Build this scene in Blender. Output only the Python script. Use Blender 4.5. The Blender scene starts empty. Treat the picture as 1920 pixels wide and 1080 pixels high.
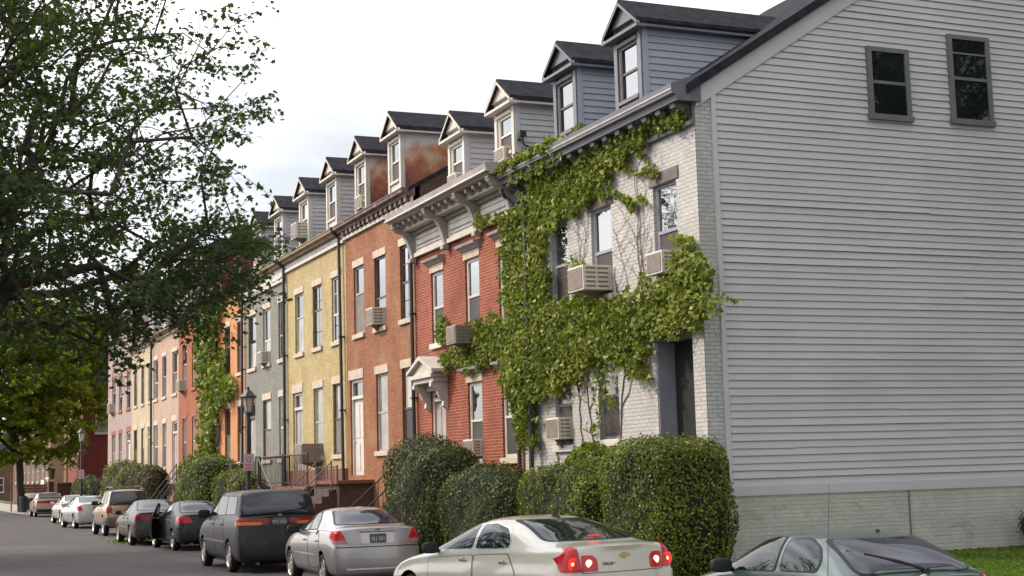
import bpy, bmesh, math, random
import numpy as np
from mathutils import Vector, Matrix
from mathutils.bvhtree import BVHTree
R = math.radians
sc = bpy.context.scene
C = sc.collection
rng = np.random.default_rng(7)
random.seed(7)

# ------------------------------------------------------------------ camera
FPX, PITCH, ROLL, YAW, EYE = 2770.8, 0.123734, -0.0276719, 0.4058028, 2.07
cd = bpy.data.cameras.new('camera'); cam = bpy.data.objects.new('camera', cd); C.objects.link(cam)
cd.sensor_width = 36; cd.lens = FPX / 1920 * 36; cd.clip_start = .1; cd.clip_end = 3000
def basis():
    F = Vector((math.sin(YAW) * math.cos(PITCH), math.cos(YAW) * math.cos(PITCH), math.sin(PITCH)))
    r = Vector((math.cos(YAW), -math.sin(YAW), 0)); u = r.cross(F)
    if u.z < 0: u = -u
    Rr = math.cos(ROLL) * r + math.sin(ROLL) * u; U = -math.sin(ROLL) * r + math.cos(ROLL) * u
    return Rr, U, F
BR, BU, BF = basis()
M = Matrix((BR, BU, -BF)).transposed().to_4x4(); M.translation = (0, 0, EYE)
cam.matrix_world = M
sc.camera = cam
def ray(px, py): return BF * FPX + BR * (px - 960) - BU * (py - 540)
def atX(px, py, X): d = ray(px, py); return d * (X / d.x) + Vector((0, 0, EYE))
def atY(px, py, Y): d = ray(px, py); return d * (Y / d.y) + Vector((0, 0, EYE))
FX = 13.4      # plane of the house fronts

# ------------------------------------------------------------------ materials
def nodes(name):
    m = bpy.data.materials.new(name); m.use_nodes = True
    nt = m.node_tree; b = nt.nodes['Principled BSDF']; return m, nt, b
def N(nt, t, **k):
    n = nt.nodes.new(t)
    for a, v in k.items():
        if a in n.inputs: n.inputs[a].default_value = v
        else: setattr(n, a, v)
    return n
def rgb(c): return (c[0], c[1], c[2], 1)
def noise_mix(nt, c1, c2, scale, detail=4, lo=.35, hi=.65, vec=None, dist=0):
    tc = N(nt, 'ShaderNodeTexCoord'); n = N(nt, 'ShaderNodeTexNoise'); n.inputs['Scale'].default_value = scale
    n.inputs['Detail'].default_value = detail; n.inputs['Distortion'].default_value = dist
    mp = N(nt, 'ShaderNodeMapping')
    if vec: mp.inputs['Scale'].default_value = vec
    nt.links.new(tc.outputs['Object'], mp.inputs[0]); nt.links.new(mp.outputs[0], n.inputs['Vector'])
    mr = N(nt, 'ShaderNodeMapRange'); mr.inputs[1].default_value = lo; mr.inputs[2].default_value = hi
    nt.links.new(n.outputs['Fac'], mr.inputs[0])
    mx = N(nt, 'ShaderNodeMix', data_type='RGBA')
    nt.links.new(mr.outputs[0], mx.inputs[0])
    for i, c in ((6, c1), (7, c2)):
        if isinstance(c, tuple) or isinstance(c, list): mx.inputs[i].default_value = rgb(c)
        else: nt.links.new(c, mx.inputs[i])
    return mx.outputs[2], mr.outputs[0]
def mat(name, col, rough=.7, var=.25, scale=3, bump=.0, bscale=30, metal=0, coat=0, spec=None, stain=None, vec=None):
    m, nt, b = nodes(name)
    c2 = tuple(max(0, x * (1 - var)) for x in col)
    out, _ = noise_mix(nt, col, c2, scale, vec=vec)
    if stain:
        o2, f2 = noise_mix(nt, out, stain[0], stain[1], 6, stain[2], stain[3], vec=stain[4] if len(stain) > 4 else None, dist=.6); out = o2
    nt.links.new(out, b.inputs['Base Color'])
    b.inputs['Roughness'].default_value = rough; b.inputs['Metallic'].default_value = metal
    b.inputs['Coat Weight'].default_value = coat; b.inputs['Coat Roughness'].default_value = .04
    if spec is not None: b.inputs['Specular IOR Level'].default_value = spec
    if bump:
        tc = N(nt, 'ShaderNodeTexCoord'); n = N(nt, 'ShaderNodeTexNoise', Scale=bscale); n.inputs['Detail'].default_value = 4
        nt.links.new(tc.outputs['Object'], n.inputs['Vector'])
        bp = N(nt, 'ShaderNodeBump'); bp.inputs['Strength'].default_value = bump; bp.inputs['Distance'].default_value = .02
        nt.links.new(n.outputs['Fac'], bp.inputs['Height']); nt.links.new(bp.outputs[0], b.inputs['Normal'])
    return m
def brick(name, c1, c2, mortar, stain=None, msize=.012, bump=.6, rough=.85, w=.215, h=.075, vary=.22):
    m, nt, b = nodes(name)
    tc = N(nt, 'ShaderNodeTexCoord'); sp = N(nt, 'ShaderNodeSeparateXYZ'); cb = N(nt, 'ShaderNodeCombineXYZ')
    ad = N(nt, 'ShaderNodeMath', operation='ADD')
    nt.links.new(tc.outputs['Object'], sp.inputs[0]); nt.links.new(sp.outputs[0], ad.inputs[0]); nt.links.new(sp.outputs[1], ad.inputs[1])
    nt.links.new(ad.outputs[0], cb.inputs[0]); nt.links.new(sp.outputs[2], cb.inputs[1])
    # slightly uneven courses
    nz = N(nt, 'ShaderNodeTexNoise', Scale=2.2); nt.links.new(cb.outputs[0], nz.inputs['Vector'])
    ma = N(nt, 'ShaderNodeVectorMath', operation='MULTIPLY_ADD'); ma.inputs[1].default_value = (.02, .02, 0)
    nt.links.new(nz.outputs['Color'], ma.inputs[0]); nt.links.new(cb.outputs[0], ma.inputs[2])
    bt = N(nt, 'ShaderNodeTexBrick'); bt.inputs['Scale'].default_value = 1
    bt.inputs['Brick Width'].default_value = w; bt.inputs['Row Height'].default_value = h
    bt.inputs['Mortar Size'].default_value = msize; bt.inputs['Mortar Smooth'].default_value = .3
    bt.inputs['Color1'].default_value = rgb(c1); bt.inputs['Color2'].default_value = rgb(c2); bt.inputs['Mortar'].default_value = rgb(mortar)
    nt.links.new(ma.outputs[0], bt.inputs['Vector'])
    dk = tuple(x * .72 for x in c1)
    out, _ = noise_mix(nt, bt.outputs['Color'], dk, .9, 6, .45, 1.0)
    out, _ = noise_mix(nt, out, tuple(min(1, x * 1.35 + .02) for x in c2), 3.1, 7, .52, 1.1)
    if stain: out, _ = noise_mix(nt, out, stain[0], stain[1], 6, stain[2], stain[3], vec=stain[4] if len(stain) > 4 else None, dist=.8)
    vr = N(nt, 'ShaderNodeTexNoise', Scale=6.5); vr.inputs['Detail'].default_value = 5; vr.inputs['Roughness'].default_value = .75; mpv = N(nt, 'ShaderNodeMapping'); mpv.inputs['Scale'].default_value = (1, 2.2, 1); nt.links.new(cb.outputs[0], mpv.inputs[0]); nt.links.new(mpv.outputs[0], vr.inputs['Vector'])
    mv = N(nt, 'ShaderNodeMapRange'); mv.inputs[1].default_value = .3; mv.inputs[2].default_value = .7; mv.inputs[3].default_value = 1-vary; mv.inputs[4].default_value = 1+vary; nt.links.new(vr.outputs['Fac'], mv.inputs[0])
    sc_ = N(nt, 'ShaderNodeVectorMath', operation='SCALE'); nt.links.new(out, sc_.inputs[0]); nt.links.new(mv.outputs[0], sc_.inputs['Scale']); out = sc_.outputs[0]
    nt.links.new(out, b.inputs['Base Color']); b.inputs['Roughness'].default_value = rough
    bp = N(nt, 'ShaderNodeBump'); bp.inputs['Strength'].default_value = bump; bp.inputs['Distance'].default_value = .012
    iv = N(nt, 'ShaderNodeMath', operation='SUBTRACT'); iv.inputs[0].default_value = 1
    nt.links.new(bt.outputs['Fac'], iv.inputs[1]); 
    n2 = N(nt, 'ShaderNodeTexNoise', Scale=22.0); nt.links.new(cb.outputs[0], n2.inputs['Vector'])
    a2 = N(nt, 'ShaderNodeMath', operation='ADD'); nt.links.new(iv.outputs[0], a2.inputs[0]); nt.links.new(n2.outputs['Fac'], a2.inputs[1])
    nt.links.new(a2.outputs[0], bp.inputs['Height']); nt.links.new(bp.outputs[0], b.inputs['Normal'])
    return m
def leafmat(name, cols, transl=.35, rough=.55):
    m, nt, b = nodes(name)
    at = N(nt, 'ShaderNodeAttribute'); at.attribute_name = 'leafvar'
    cr = N(nt, 'ShaderNodeValToRGB'); el = cr.color_ramp.elements
    for i, (p, c) in enumerate(cols):
        if i < 2: el[i].position = p; el[i].color = rgb(c)
        else: e = el.new(p); e.color = rgb(c)
    nt.links.new(at.outputs['Fac'], cr.inputs[0]); nt.links.new(cr.outputs[0], b.inputs['Base Color'])
    b.inputs['Roughness'].default_value = rough; b.inputs['Specular IOR Level'].default_value = .16
    tr = N(nt, 'ShaderNodeBsdfTranslucent'); mx = N(nt, 'ShaderNodeMixShader'); mx.inputs[0].default_value = transl
    br = N(nt, 'ShaderNodeMix', data_type='RGBA'); br.blend_type = 'MULTIPLY'; br.inputs[0].default_value = 1
    br.inputs[7].default_value = (1.3, 1.5, .5, 1); nt.links.new(cr.outputs[0], br.inputs[6]); nt.links.new(br.outputs[2], tr.inputs[0])
    nt.links.new(b.outputs[0], mx.inputs[1]); nt.links.new(tr.outputs[0], mx.inputs[2])
    nt.links.new(mx.outputs[0], nt.nodes['Material Output'].inputs[0])
    return m
def glassmat(name, base, rough=.02, ior=1.9, wav=.0):
    m, nt, b = nodes(name)
    out, _ = noise_mix(nt, base, tuple(x * .5 for x in base), 1.3)
    nt.links.new(out, b.inputs['Base Color']); b.inputs['Roughness'].default_value = rough; b.inputs['IOR'].default_value = ior
    if wav:
        tc = N(nt, 'ShaderNodeTexCoord'); n = N(nt, 'ShaderNodeTexNoise', Scale=2.5); nt.links.new(tc.outputs['Object'], n.inputs['Vector'])
        bp = N(nt, 'ShaderNodeBump'); bp.inputs['Strength'].default_value = wav; bp.inputs['Distance'].default_value = .02
        nt.links.new(n.outputs['Fac'], bp.inputs['Height']); nt.links.new(bp.outputs[0], b.inputs['Normal'])
    return m
def emis(name, col, s):
    m, nt, b = nodes(name); b.inputs['Base Color'].default_value = rgb(col)
    b.inputs['Emission Color'].default_value = rgb(col); b.inputs['Emission Strength'].default_value = s; return m
def carpaint(name, col, metal=.3, rough=.35, coat=.9):
    m = mat(name, col, rough, .06, 2, metal=metal, coat=coat); return m

def roadmat():
    m, nt, b = nodes('worn asphalt')
    a, _ = noise_mix(nt, (.040, .034, .037), (.072, .058, .052), .22, 5, .42, .66, dist=.4)
    a, _ = noise_mix(nt, a, (.030, .026, .029), 1.7, 6, .5, .85)
    a, _ = noise_mix(nt, a, (.09, .08, .078), 55, 2, .62, .85)
    tc = N(nt, 'ShaderNodeTexCoord'); nz = N(nt, 'ShaderNodeTexNoise', Scale=1.3); nz.inputs['Detail'].default_value = 5; nt.links.new(tc.outputs['Object'], nz.inputs['Vector'])
    ma = N(nt, 'ShaderNodeVectorMath', operation='MULTIPLY_ADD'); ma.inputs[1].default_value = (1.1, 1.1, 0); nt.links.new(nz.outputs['Color'], ma.inputs[0]); nt.links.new(tc.outputs['Object'], ma.inputs[2])
    v = N(nt, 'ShaderNodeTexVoronoi', feature='DISTANCE_TO_EDGE', Scale=.30); nt.links.new(ma.outputs[0], v.inputs['Vector'])
    mr = N(nt, 'ShaderNodeMapRange'); mr.inputs[1].default_value = .004; mr.inputs[2].default_value = .012; mr.inputs[3].default_value = .75; mr.inputs[4].default_value = 0; nt.links.new(v.outputs[0], mr.inputs[0])
    mx = N(nt, 'ShaderNodeMix', data_type='RGBA'); mx.inputs[7].default_value = (.018, .016, .018, 1); nt.links.new(mr.outputs[0], mx.inputs[0]); nt.links.new(a, mx.inputs[6]); nt.links.new(mx.outputs[2], b.inputs['Base Color'])
    b.inputs['Roughness'].default_value = .9
    n2 = N(nt, 'ShaderNodeTexNoise', Scale=70.); nt.links.new(tc.outputs['Object'], n2.inputs['Vector']); bp = N(nt, 'ShaderNodeBump'); bp.inputs['Strength'].default_value = .6; bp.inputs['Distance'].default_value = .015
    nt.links.new(n2.outputs['Fac'], bp.inputs['Height']); nt.links.new(bp.outputs[0], b.inputs['Normal']); return m
K = {}
K['asphalt'] = roadmat()
K['concrete'] = mat('concrete', (.34, .31, .28), .9, .3, 1.5, .3, 40)
K['soil'] = mat('soil', (.09, .065, .045), .95, .4, 3, .6, 15)
K['lawn'] = mat('lawn', (.09, .14, .028), .9, .45, 6, .5, 40)
K['paint_brick'] = brick('painted brick', (.43, .42, .415), (.46, .45, .445), (.34, .33, .32), ((.36, .335, .32), .6, .5, .8), bump=1.0, vary=.10)
K['red_brick'] = brick('red brick', (.17, .022, .009), (.25, .048, .022), (.34, .145, .085), ((.13, .027, .014), .9, .5, .9), .014)
K['brown_brick'] = brick('brown brick', (.205, .066, .024), (.265, .10, .042), (.22, .09, .045), ((.30, .16, .08), .55, .48, .8), .012, .6, vary=.3)
K['yellow_brick'] = brick('yellow brick', (.37, .285, .125), (.42, .33, .16), (.29, .235, .115), ((.28, .20, .11), .6, .5, .8), .011, .6)
K['grey_brick'] = brick('grey painted brick', (.165, .167, .143), (.195, .197, .17), (.13, .132, .115), ((.25, .21, .175), .5, .53, .85), .011, .6)
K['orange_brick'] = brick('orange painted brick', (.46, .19, .07), (.50, .225, .09), (.37, .16, .065), ((.38, .17, .085), .4, .48, .85), .011, .5)
K['rust_brick'] = brick('rust red brick', (.25, .060, .018), (.30, .085, .028), (.24, .08, .036), ((.20, .055, .03), .6, .48, .85), .011, .5)
K['pink_stucco'] = brick('pink stucco over brick', (.35, .235, .18), (.39, .27, .21), (.31, .21, .165), ((.40, .31, .22), .45, .42, .75), .008, .3)
K['cream_stucco'] = brick('cream stucco over brick', (.40, .33, .215), (.43, .355, .24), (.36, .29, .2), ((.33, .25, .18), .45, .5, .8), .008, .3)
K['mauve_stucco'] = brick('mauve stucco over brick', (.29, .215, .205), (.32, .24, .23), (.27, .195, .185), ((.36, .28, .215), .45, .45, .8), .008, .3)
K['far_red'] = brick('dark red brick', (.15, .022, .016), (.18, .03, .02), (.14, .035, .025), None, .008, .3)
K['far_tan'] = mat('tan brownstone', (.15, .09, .045), .9, .3, .6)
K['far_orange'] = brick('orange brick', (.10, .035, .018), (.12, .045, .022), (.09, .04, .03), None, .008, .3)
K['siding'] = mat('weathered clapboard paint', (.50, .48, .505), .6, .08, .8, .2, 60, stain=((.40, .365, .37), .45, .52, .85, (.5, 1, 1.6)))
K['lap_shadow'] = mat('shadow brown board edge', (.10, .075, .06), .9, .4, 3)  # dark brown that paints in the shadow line under each clapboard
K['siding_white'] = mat('pale clapboard paint', (.50, .49, .50), .6, .15, .8, .15, 60, stain=((.36, .31, .29), 1.4, .56, .8, (1, 1, 2)))
K['siding_blue'] = mat('blue grey clapboard paint', (.33, .36, .42), .6, .12, .8)
def rustmat():
    m, nt, b = nodes('rusted sheet cladding'); tc = N(nt, 'ShaderNodeTexCoord'); sp = N(nt, 'ShaderNodeSeparateXYZ'); nt.links.new(tc.outputs['Object'], sp.inputs[0])
    n = N(nt, 'ShaderNodeTexNoise', Scale=1.6); n.inputs['Detail'].default_value = 8; n.inputs['Roughness'].default_value = .65; nt.links.new(tc.outputs['Object'], n.inputs['Vector'])
    a = N(nt, 'ShaderNodeMapRange'); a.inputs[1].default_value = 10.2; a.inputs[2].default_value = 12.3; a.inputs[3].default_value = .42; a.inputs[4].default_value = -.22; nt.links.new(sp.outputs[2], a.inputs[0])
    ad = N(nt, 'ShaderNodeMath', operation='ADD'); nt.links.new(n.outputs['Fac'], ad.inputs[0]); nt.links.new(a.outputs[0], ad.inputs[1])
    cr = N(nt, 'ShaderNodeValToRGB'); nt.links.new(ad.outputs[0], cr.inputs[0]); el = cr.color_ramp.elements
    el[0].position = .44; el[0].color = (.50, .46, .45, 1); el[1].position = .86; el[1].color = (.16, .05, .045, 1)
    for p, c in ((.52, (.46, .33, .26, 1)), (.60, (.42, .20, .10, 1)), (.72, (.30, .10, .05, 1))): e = el.new(p); e.color = c
    nt.links.new(cr.outputs[0], b.inputs['Base Color']); b.inputs['Roughness'].default_value = .8; return m
K['rust_metal'] = rustmat()
K['crimson'] = mat('crimson cladding', (.34, .03, .07), .6, .2, 1)
K['stucco_base'] = brick('painted brick foundation', (.44, .43, .385), (.455, .445, .40), (.425, .41, .37), ((.27, .25, .20), 2.2, .60, .80, (.7, 2.5, 1)), .010, .9, vary=.08)
K['shingle'] = mat('dark roof shingles', (.035, .035, .043), .95, .4, 5, .6, 30, spec=.08)
K['slate_trim'] = mat('slate grey trim paint', (.13, .13, .155), .55, .2, 3)
K['grey_trim'] = mat('warm grey trim paint', (.37, .335, .32), .55, .2, 3, stain=((.26, .22, .20), 2, .5, .8))
K['pale_trim'] = mat('pale trim paint', (.54, .50, .45), .6, .15, 3, stain=((.40, .35, .30), 2, .55, .8))
K['white_trim'] = mat('white trim paint', (.56, .53, .49), .5, .12, 3)
K['dark_trim'] = mat('dark brown trim paint', (.07, .05, .05), .5, .3, 3)
K['gutter_brown'] = mat('brown weathered cornice', (.13, .085, .075), .7, .35, 4, stain=((.28, .21, .17), 3, .5, .75))
K['gutter_gold'] = mat('tan gutter paint', (.24, .18, .11), .7, .3, 3)
K['stone'] = mat('pale lintel stone', (.52, .43, .35), .85, .2, 4, .2, 30, stain=((.36, .29, .24), 3, .55, .8))
K['dark_stone'] = mat('brownstone lintel', (.17, .13, .13), .85, .3, 6, .5, 30)
K['rust_stone'] = mat('red brown lintel', (.28, .10, .07), .85, .3, 6)
K['pipe'] = mat('dark painted downspout', (.035, .032, .036), .5, .3, 4)
K['black_iron'] = mat('black iron', (.018, .016, .018), .5, .3, 5)
K['rail_grey'] = mat('grey metal rail', (.16, .13, .13), .5, .3, 5)
K['glass'] = glassmat('window glass', (.02, .025, .03), .015, 3.0, .05)
K['glass_dark'] = glassmat('dark shaded window glass', (.012, .016, .015), .02, 1.5, .04)
K['glass_pale'] = glassmat('window glass over blind', (.27, .26, .22), .03, 1.6, .05)
K['blind'] = mat('cream roller blind', (.42, .38, .30), .5, .15, 2, coat=.6)
K['screen'] = mat('insect screen', (.045, .032, .032), .6, .3, 3)
K['screen_grey'] = mat('grey blind behind screen', (.17, .15, .13), .6, .3, 3)
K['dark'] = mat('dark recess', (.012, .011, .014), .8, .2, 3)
K['lavender'] = mat('lavender grey paint', (.27, .27, .33), .6, .15, 2)
K['ac_cream'] = mat('cream enamel', (.60, .55, .46), .5, .15, 4)
K['ac_grille'] = mat('grey brown grille', (.20, .16, .14), .6, .3, 8)
K['ac_metal'] = mat('tan metal casing', (.26, .21, .19), .5, .2, 4)
K['tyre'] = mat('tyre rubber', (.012, .012, .013), .85, .3, 8)
K['rim'] = mat('alloy rim', (.50, .48, .46), .35, .15, 6, metal=.8)
K['rim_steel'] = mat('steel hubcap', (.42, .39, .35), .4, .15, 6, metal=.6)
K['car_glass'] = glassmat('dark car glass', (.006, .010, .009), .01, 1.42)
K['car_glass_grey'] = glassmat('grey tinted car glass', (.03, .032, .045), .03, 1.6)
K['car_glass_green'] = glassmat('greenish car glass', (.015, .028, .024), .02, 1.55)
K['rubber'] = mat('black rubber', (.010, .010, .011), .6, .2, 5)
K['tail_red'] = mat('red tail lens', (.50, .012, .018), .15, .15, 12, coat=.3, spec=.3)
K['tail_dark'] = mat('dark red lens', (.22, .012, .015), .2, .15, 12, coat=.3, spec=.3)
K['tail_amber'] = mat('amber lens', (.75, .17, .03), .2, .15, 12, coat=.3, spec=.3)
K['tail_clear'] = mat('clear pinkish lens', (.40, .20, .19), .2, .2, 12, coat=.3, spec=.3)
K['lamp_on'] = emis('lit bulb', (1, .30, .12), 2.6)
K['lamp_on_red'] = emis('lit brake lens', (.85, .02, .02), .9)
K['lamp_bulb_white'] = emis('lit bulb core', (1, .62, .38), 1.7)
K['lens_white'] = mat('clear lens', (.7, .7, .72), .1, .1, 4, coat=1)
K['chrome'] = mat('chrome', (.6, .6, .6), .15, .1, 4, metal=1)
K['gold'] = mat('gold emblem', (.62, .42, .13), .3, .1, 4, metal=.7)
K['plate_dark'] = mat('dark plate', (.10, .10, .11), .5, .1, 4)
K['plate_white'] = mat('plate lettering', (.62, .62, .62), .5, .1, 4)
K['sign'] = mat('faded sign face', (.50, .38, .42), .5, .1, 4)
K['sign_red'] = mat('faded red print', (.42, .12, .15), .5, .1, 4)
K['orange_sign'] = mat('faded orange sign', (.42, .14, .06), .5, .1, 4)
K['frost'] = mat('frosted lamp glass', (.55, .47, .40), .35, .15, 4)
K['bark'] = mat('bark', (.055, .04, .032), .95, .4, 6, .8, 25)
K['vine'] = mat('bare vine', (.16, .10, .11), .9, .3, 8)
K['slab'] = mat('red painted slab', (.20, .075, .05), .8, .3, 2)
K['stoop_brick'] = brick('stoop brick', (.075, .04, .032), (.095, .05, .04), (.06, .04, .035), None, .01, .5)
K['wood'] = mat('red brown fence boards', (.20, .085, .05), .8, .3, 3)
K['bin'] = mat('dark green bin', (.015, .03, .02), .5, .2, 3)
K['grass_blade'] = leafmat('grass blades', [(0, (.05, .10, .015)), (1, (.16, .23, .04))], .3)
K['leaf_near'] = leafmat('street tree leaves', [(0, (.028, .046, .022)), (.6, (.056, .082, .034)), (1, (.11, .14, .055))], .42)
K['leaf_far'] = leafmat('turning leaves', [(0, (.08, .12, .018)), (.6, (.19, .23, .03)), (.9, (.30, .27, .035)), (1, (.38, .22, .035))], .5)
K['leaf_hedge'] = leafmat('hedge leaves', [(0, (.034, .052, .008)), (.6, (.095, .125, .018)), (.93, (.19, .215, .035)), (1, (.32, .33, .15))], .22)
K['leaf_hedge_dark'] = leafmat('dark hedge leaves', [(0, (.026, .038, .010)), (.7, (.060, .078, .020)), (.93, (.12, .13, .04)), (1, (.28, .27, .16))], .18, .5)
K['leaf_hedge_red'] = leafmat('reddish hedge leaves', [(0, (.04, .04, .015)), (.6, (.07, .07, .025)), (.9, (.12, .07, .03)), (1, (.28, .2, .14))], .2)
K['leaf_hedge_gold'] = leafmat('yellow green hedge leaves', [(0, (.045, .06, .012)), (.6, (.10, .115, .022)), (.93, (.17, .18, .035)), (1, (.36, .34, .16))], .25)
K['leaf_ivy'] = leafmat('ivy leaves', [(0, (.042, .066, .011)), (.5, (.12, .155, .023)), (.88, (.25, .275, .05)), (1, (.52, .47, .24))], .3)
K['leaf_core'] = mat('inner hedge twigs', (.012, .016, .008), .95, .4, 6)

# ------------------------------------------------------------------ mesh building
class MB:
    def __init__(s): s.v = []; s.f = []
    def quad(s, a, b, c, d): n = len(s.v); s.v += [tuple(a), tuple(b), tuple(c), tuple(d)]; s.f.append((n, n+1, n+2, n+3)); return s
    def poly(s, pts): n = len(s.v); s.v += [tuple(p) for p in pts]; s.f.append(tuple(range(n, n + len(pts)))); return s
    def box(s, x0, x1, y0, y1, z0, z1):
        n = len(s.v)
        s.v += [(x0,y0,z0),(x1,y0,z0),(x1,y1,z0),(x0,y1,z0),(x0,y0,z1),(x1,y0,z1),(x1,y1,z1),(x0,y1,z1)]
        s.f += [tuple(n+i for i in q) for q in ((0,3,2,1),(4,5,6,7),(0,1,5,4),(1,2,6,5),(2,3,7,6),(3,0,4,7))]; return s
    def prism(s, pts, axis, a0, a1):
        """extrude the 2D outline pts along an axis: 'x' -> (y,z), 'y' -> (x,z), 'z' -> (x,y)"""
        n = len(s.v); k = len(pts)
        for a in (a0, a1):
            for p, q in pts: s.v.append((a, p, q) if axis == 'x' else (p, a, q) if axis == 'y' else (p, q, a))
        s.f.append(tuple(range(n, n+k))[::-1]); s.f.append(tuple(range(n+k, n+2*k)))
        for i in range(k): j = (i+1) % k; s.f.append((n+i, n+j, n+k+j, n+k+i))
        return s
    def tube(s, p, q, r0, r1=None, n=8, caps=True):
        r1 = r0 if r1 is None else r1; p = Vector(p); q = Vector(q); d = (q-p)
        if d.length < 1e-6: return s
        d.normalize(); a = d.orthogonal().normalized(); b = d.cross(a); o = len(s.v)
        for c, r in ((p, r0), (q, r1)):
            for i in range(n):
                t = 2*math.pi*i/n; s.v.append(tuple(c + a*(r*math.cos(t)) + b*(r*math.sin(t))))
        for i in range(n): j = (i+1) % n; s.f.append((o+i, o+j, o+n+j, o+n+i))
        if caps: s.f.append(tuple(o+i for i in range(n))[::-1]); s.f.append(tuple(o+n+i for i in range(n)))
        return s
    def path(s, pts, r, n=8):
        for a, b in zip(pts, pts[1:]): s.tube(a, b, r, r, n)
        return s
    def lathe(s, prof, c, axis='z', n=24):
        """prof: list of (radius, height) about the point c"""
        o = len(s.v); k = len(prof)
        for i in range(n):
            t = 2*math.pi*i/n
            for r, h in prof:
                x, y = r*math.cos(t), r*math.sin(t)
                s.v.append((c[0]+x, c[1]+y, c[2]+h) if axis == 'z' else (c[0]+h, c[1]+x, c[2]+y) if axis == 'x' else (c[0]+x, c[1]+h, c[2]+y))
        for i in range(n):
            j = (i+1) % n
            for m in range(k-1): s.f.append((o+i*k+m, o+j*k+m, o+j*k+m+1, o+i*k+m+1))
        return s
    def build(s, name, m, parent=None, smooth=False, bevel=0, local=False):
        me = bpy.data.meshes.new(name)
        off = Vector((0, 0, 0))
        if parent is not None and not local: off = world_loc(parent)
        me.from_pydata([tuple(Vector(v)-off) for v in s.v], [], s.f)
        o = bpy.data.objects.new(name, me); C.objects.link(o)
        bm = bmesh.new(); bm.from_mesh(me); bmesh.ops.recalc_face_normals(bm, faces=bm.faces)
        bm.to_mesh(me); bm.free()
        me.materials.append(K[m] if isinstance(m, str) else m)
        if smooth: me.shade_smooth()
        if bevel:
            b = o.modifiers.new('bevel', 'BEVEL'); b.width = bevel; b.segments = 2; b.limit_method = 'ANGLE'
        if parent is not None: o.parent = parent
        return o
def world_loc(o):
    v = Vector(o.location)
    while o.parent is not None: o = o.parent; v = v + Vector(o.location)
    return v
def tag(o, label, cat, group=None, kind=None):
    if label: o['label'] = label
    if cat: o['category'] = cat
    if group: o['group'] = group
    if kind: o['kind'] = kind
    return o
def empty(name, loc, rz=0):
    o = bpy.data.objects.new(name, None); C.objects.link(o); o.location = loc; o.rotation_euler = (0, 0, rz); o.empty_display_size = .2; return o
def structure(o): o['kind'] = 'structure'; return o

def leaves(P, Nn, size, rnd, shape='rhomb', droop=.0, jit=.45):
    """one face per leaf; P points, Nn rough facing directions"""
    n = len(P)
    size = size * ((0.45 + 1.0*rnd.random(n)**1.3) if shape == 'ivy' else (0.7 + .6 * rnd.random(n)))[:, None]
    d = Nn + rnd.normal(0, .72 if shape == 'ivy' else jit, (n, 3)); d /= np.linalg.norm(d, axis=1)[:, None]
    a = rnd.normal(0, 1, (n, 3)); a[:, 2] -= droop
    a -= (a * d).sum(1)[:, None] * d; a /= np.linalg.norm(a, axis=1)[:, None]
    b = np.cross(d, a)
    if shape == 'rhomb': S = [(-.5, 0, 0), (-.05, .34, .06), (.5, 0, 0), (-.05, -.34, .06)]
    elif shape == 'ivy': S = [(-.35, 0, 0), (-.42, .3, .04), (-.05, .5, .0), (.12, .22, .05), (.55, 0, -.03), (.12, -.22, .05), (-.05, -.5, .0), (-.42, -.3, .04)]
    else: S = [(-.45, 0, 0), (-.35, .35, 0), (.0, .25, .03), (.15, .5, -.03), (.2, .16, .03), (.6, 0, -.05), (.2, -.16, .03), (.15, -.5, -.03), (.0, -.25, .03), (-.35, -.35, 0)]
    k = len(S); V = np.zeros((n, k, 3))
    for i, (u, v, w) in enumerate(S): V[:, i] = P + size * (a*u + b*v + d*w)
    return V.reshape(-1, 3), k
def leafobj(name, P, Nn, size, m, parent, rnd, shape='rhomb', droop=0., extra=None, bias=None):
    V, k = leaves(P, Nn, size, rnd, shape, droop); n = len(P)
    me = bpy.data.meshes.new(name)
    nv, nf = len(V), n
    EV, EF = (np.array(extra.v, float).reshape(-1, 3), extra.f) if extra else (np.zeros((0, 3)), [])
    off = np.array(world_loc(parent)) if parent is not None else np.zeros(3)
    allv = np.vstack([V, EV]) - off
    loops = np.concatenate([np.arange(nv)] + [np.array(f) + nv for f in EF]) if EF else np.arange(nv)
    ls = np.concatenate([np.arange(n)*k, nv + np.cumsum([0] + [len(f) for f in EF[:-1]])]) if EF else np.arange(n)*k
    me.vertices.add(len(allv)); me.vertices.foreach_set('co', allv.ravel())
    me.loops.add(len(loops)); me.loops.foreach_set('vertex_index', loops.astype(np.int32))
    me.polygons.add(len(ls)); me.polygons.foreach_set('loop_start', ls.astype(np.int32))
    me.materials.append(K[m])
    if extra:
        me.materials.append(K['leaf_core'])
        mi = np.zeros(len(ls), np.int32); mi[n:] = 1; me.polygons.foreach_set('material_index', mi)
    at = me.attributes.new('leafvar', 'FLOAT', 'FACE')
    # clump-wise variation plus a random part for every leaf
    cl = .5 + .25*np.sin(P[:, 0]*2.1+P[:, 2]*1.3) * np.cos(P[:, 1]*1.7 + P[:, 2]*2.3)
    val = .55*cl + .55*rnd.random(n)
    if bias is not None: val = val + bias
    val = np.where(rnd.random(n) > .975, 1., np.clip(val, 0, .94))
    at.data.foreach_set('value', np.concatenate([val, np.zeros(len(ls)-n)]).astype(np.float32))
    me.update(calc_edges=True); me.validate()
    o = bpy.data.objects.new(name, me); C.objects.link(o)
    if parent is not None: o.parent = parent
    return o

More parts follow.
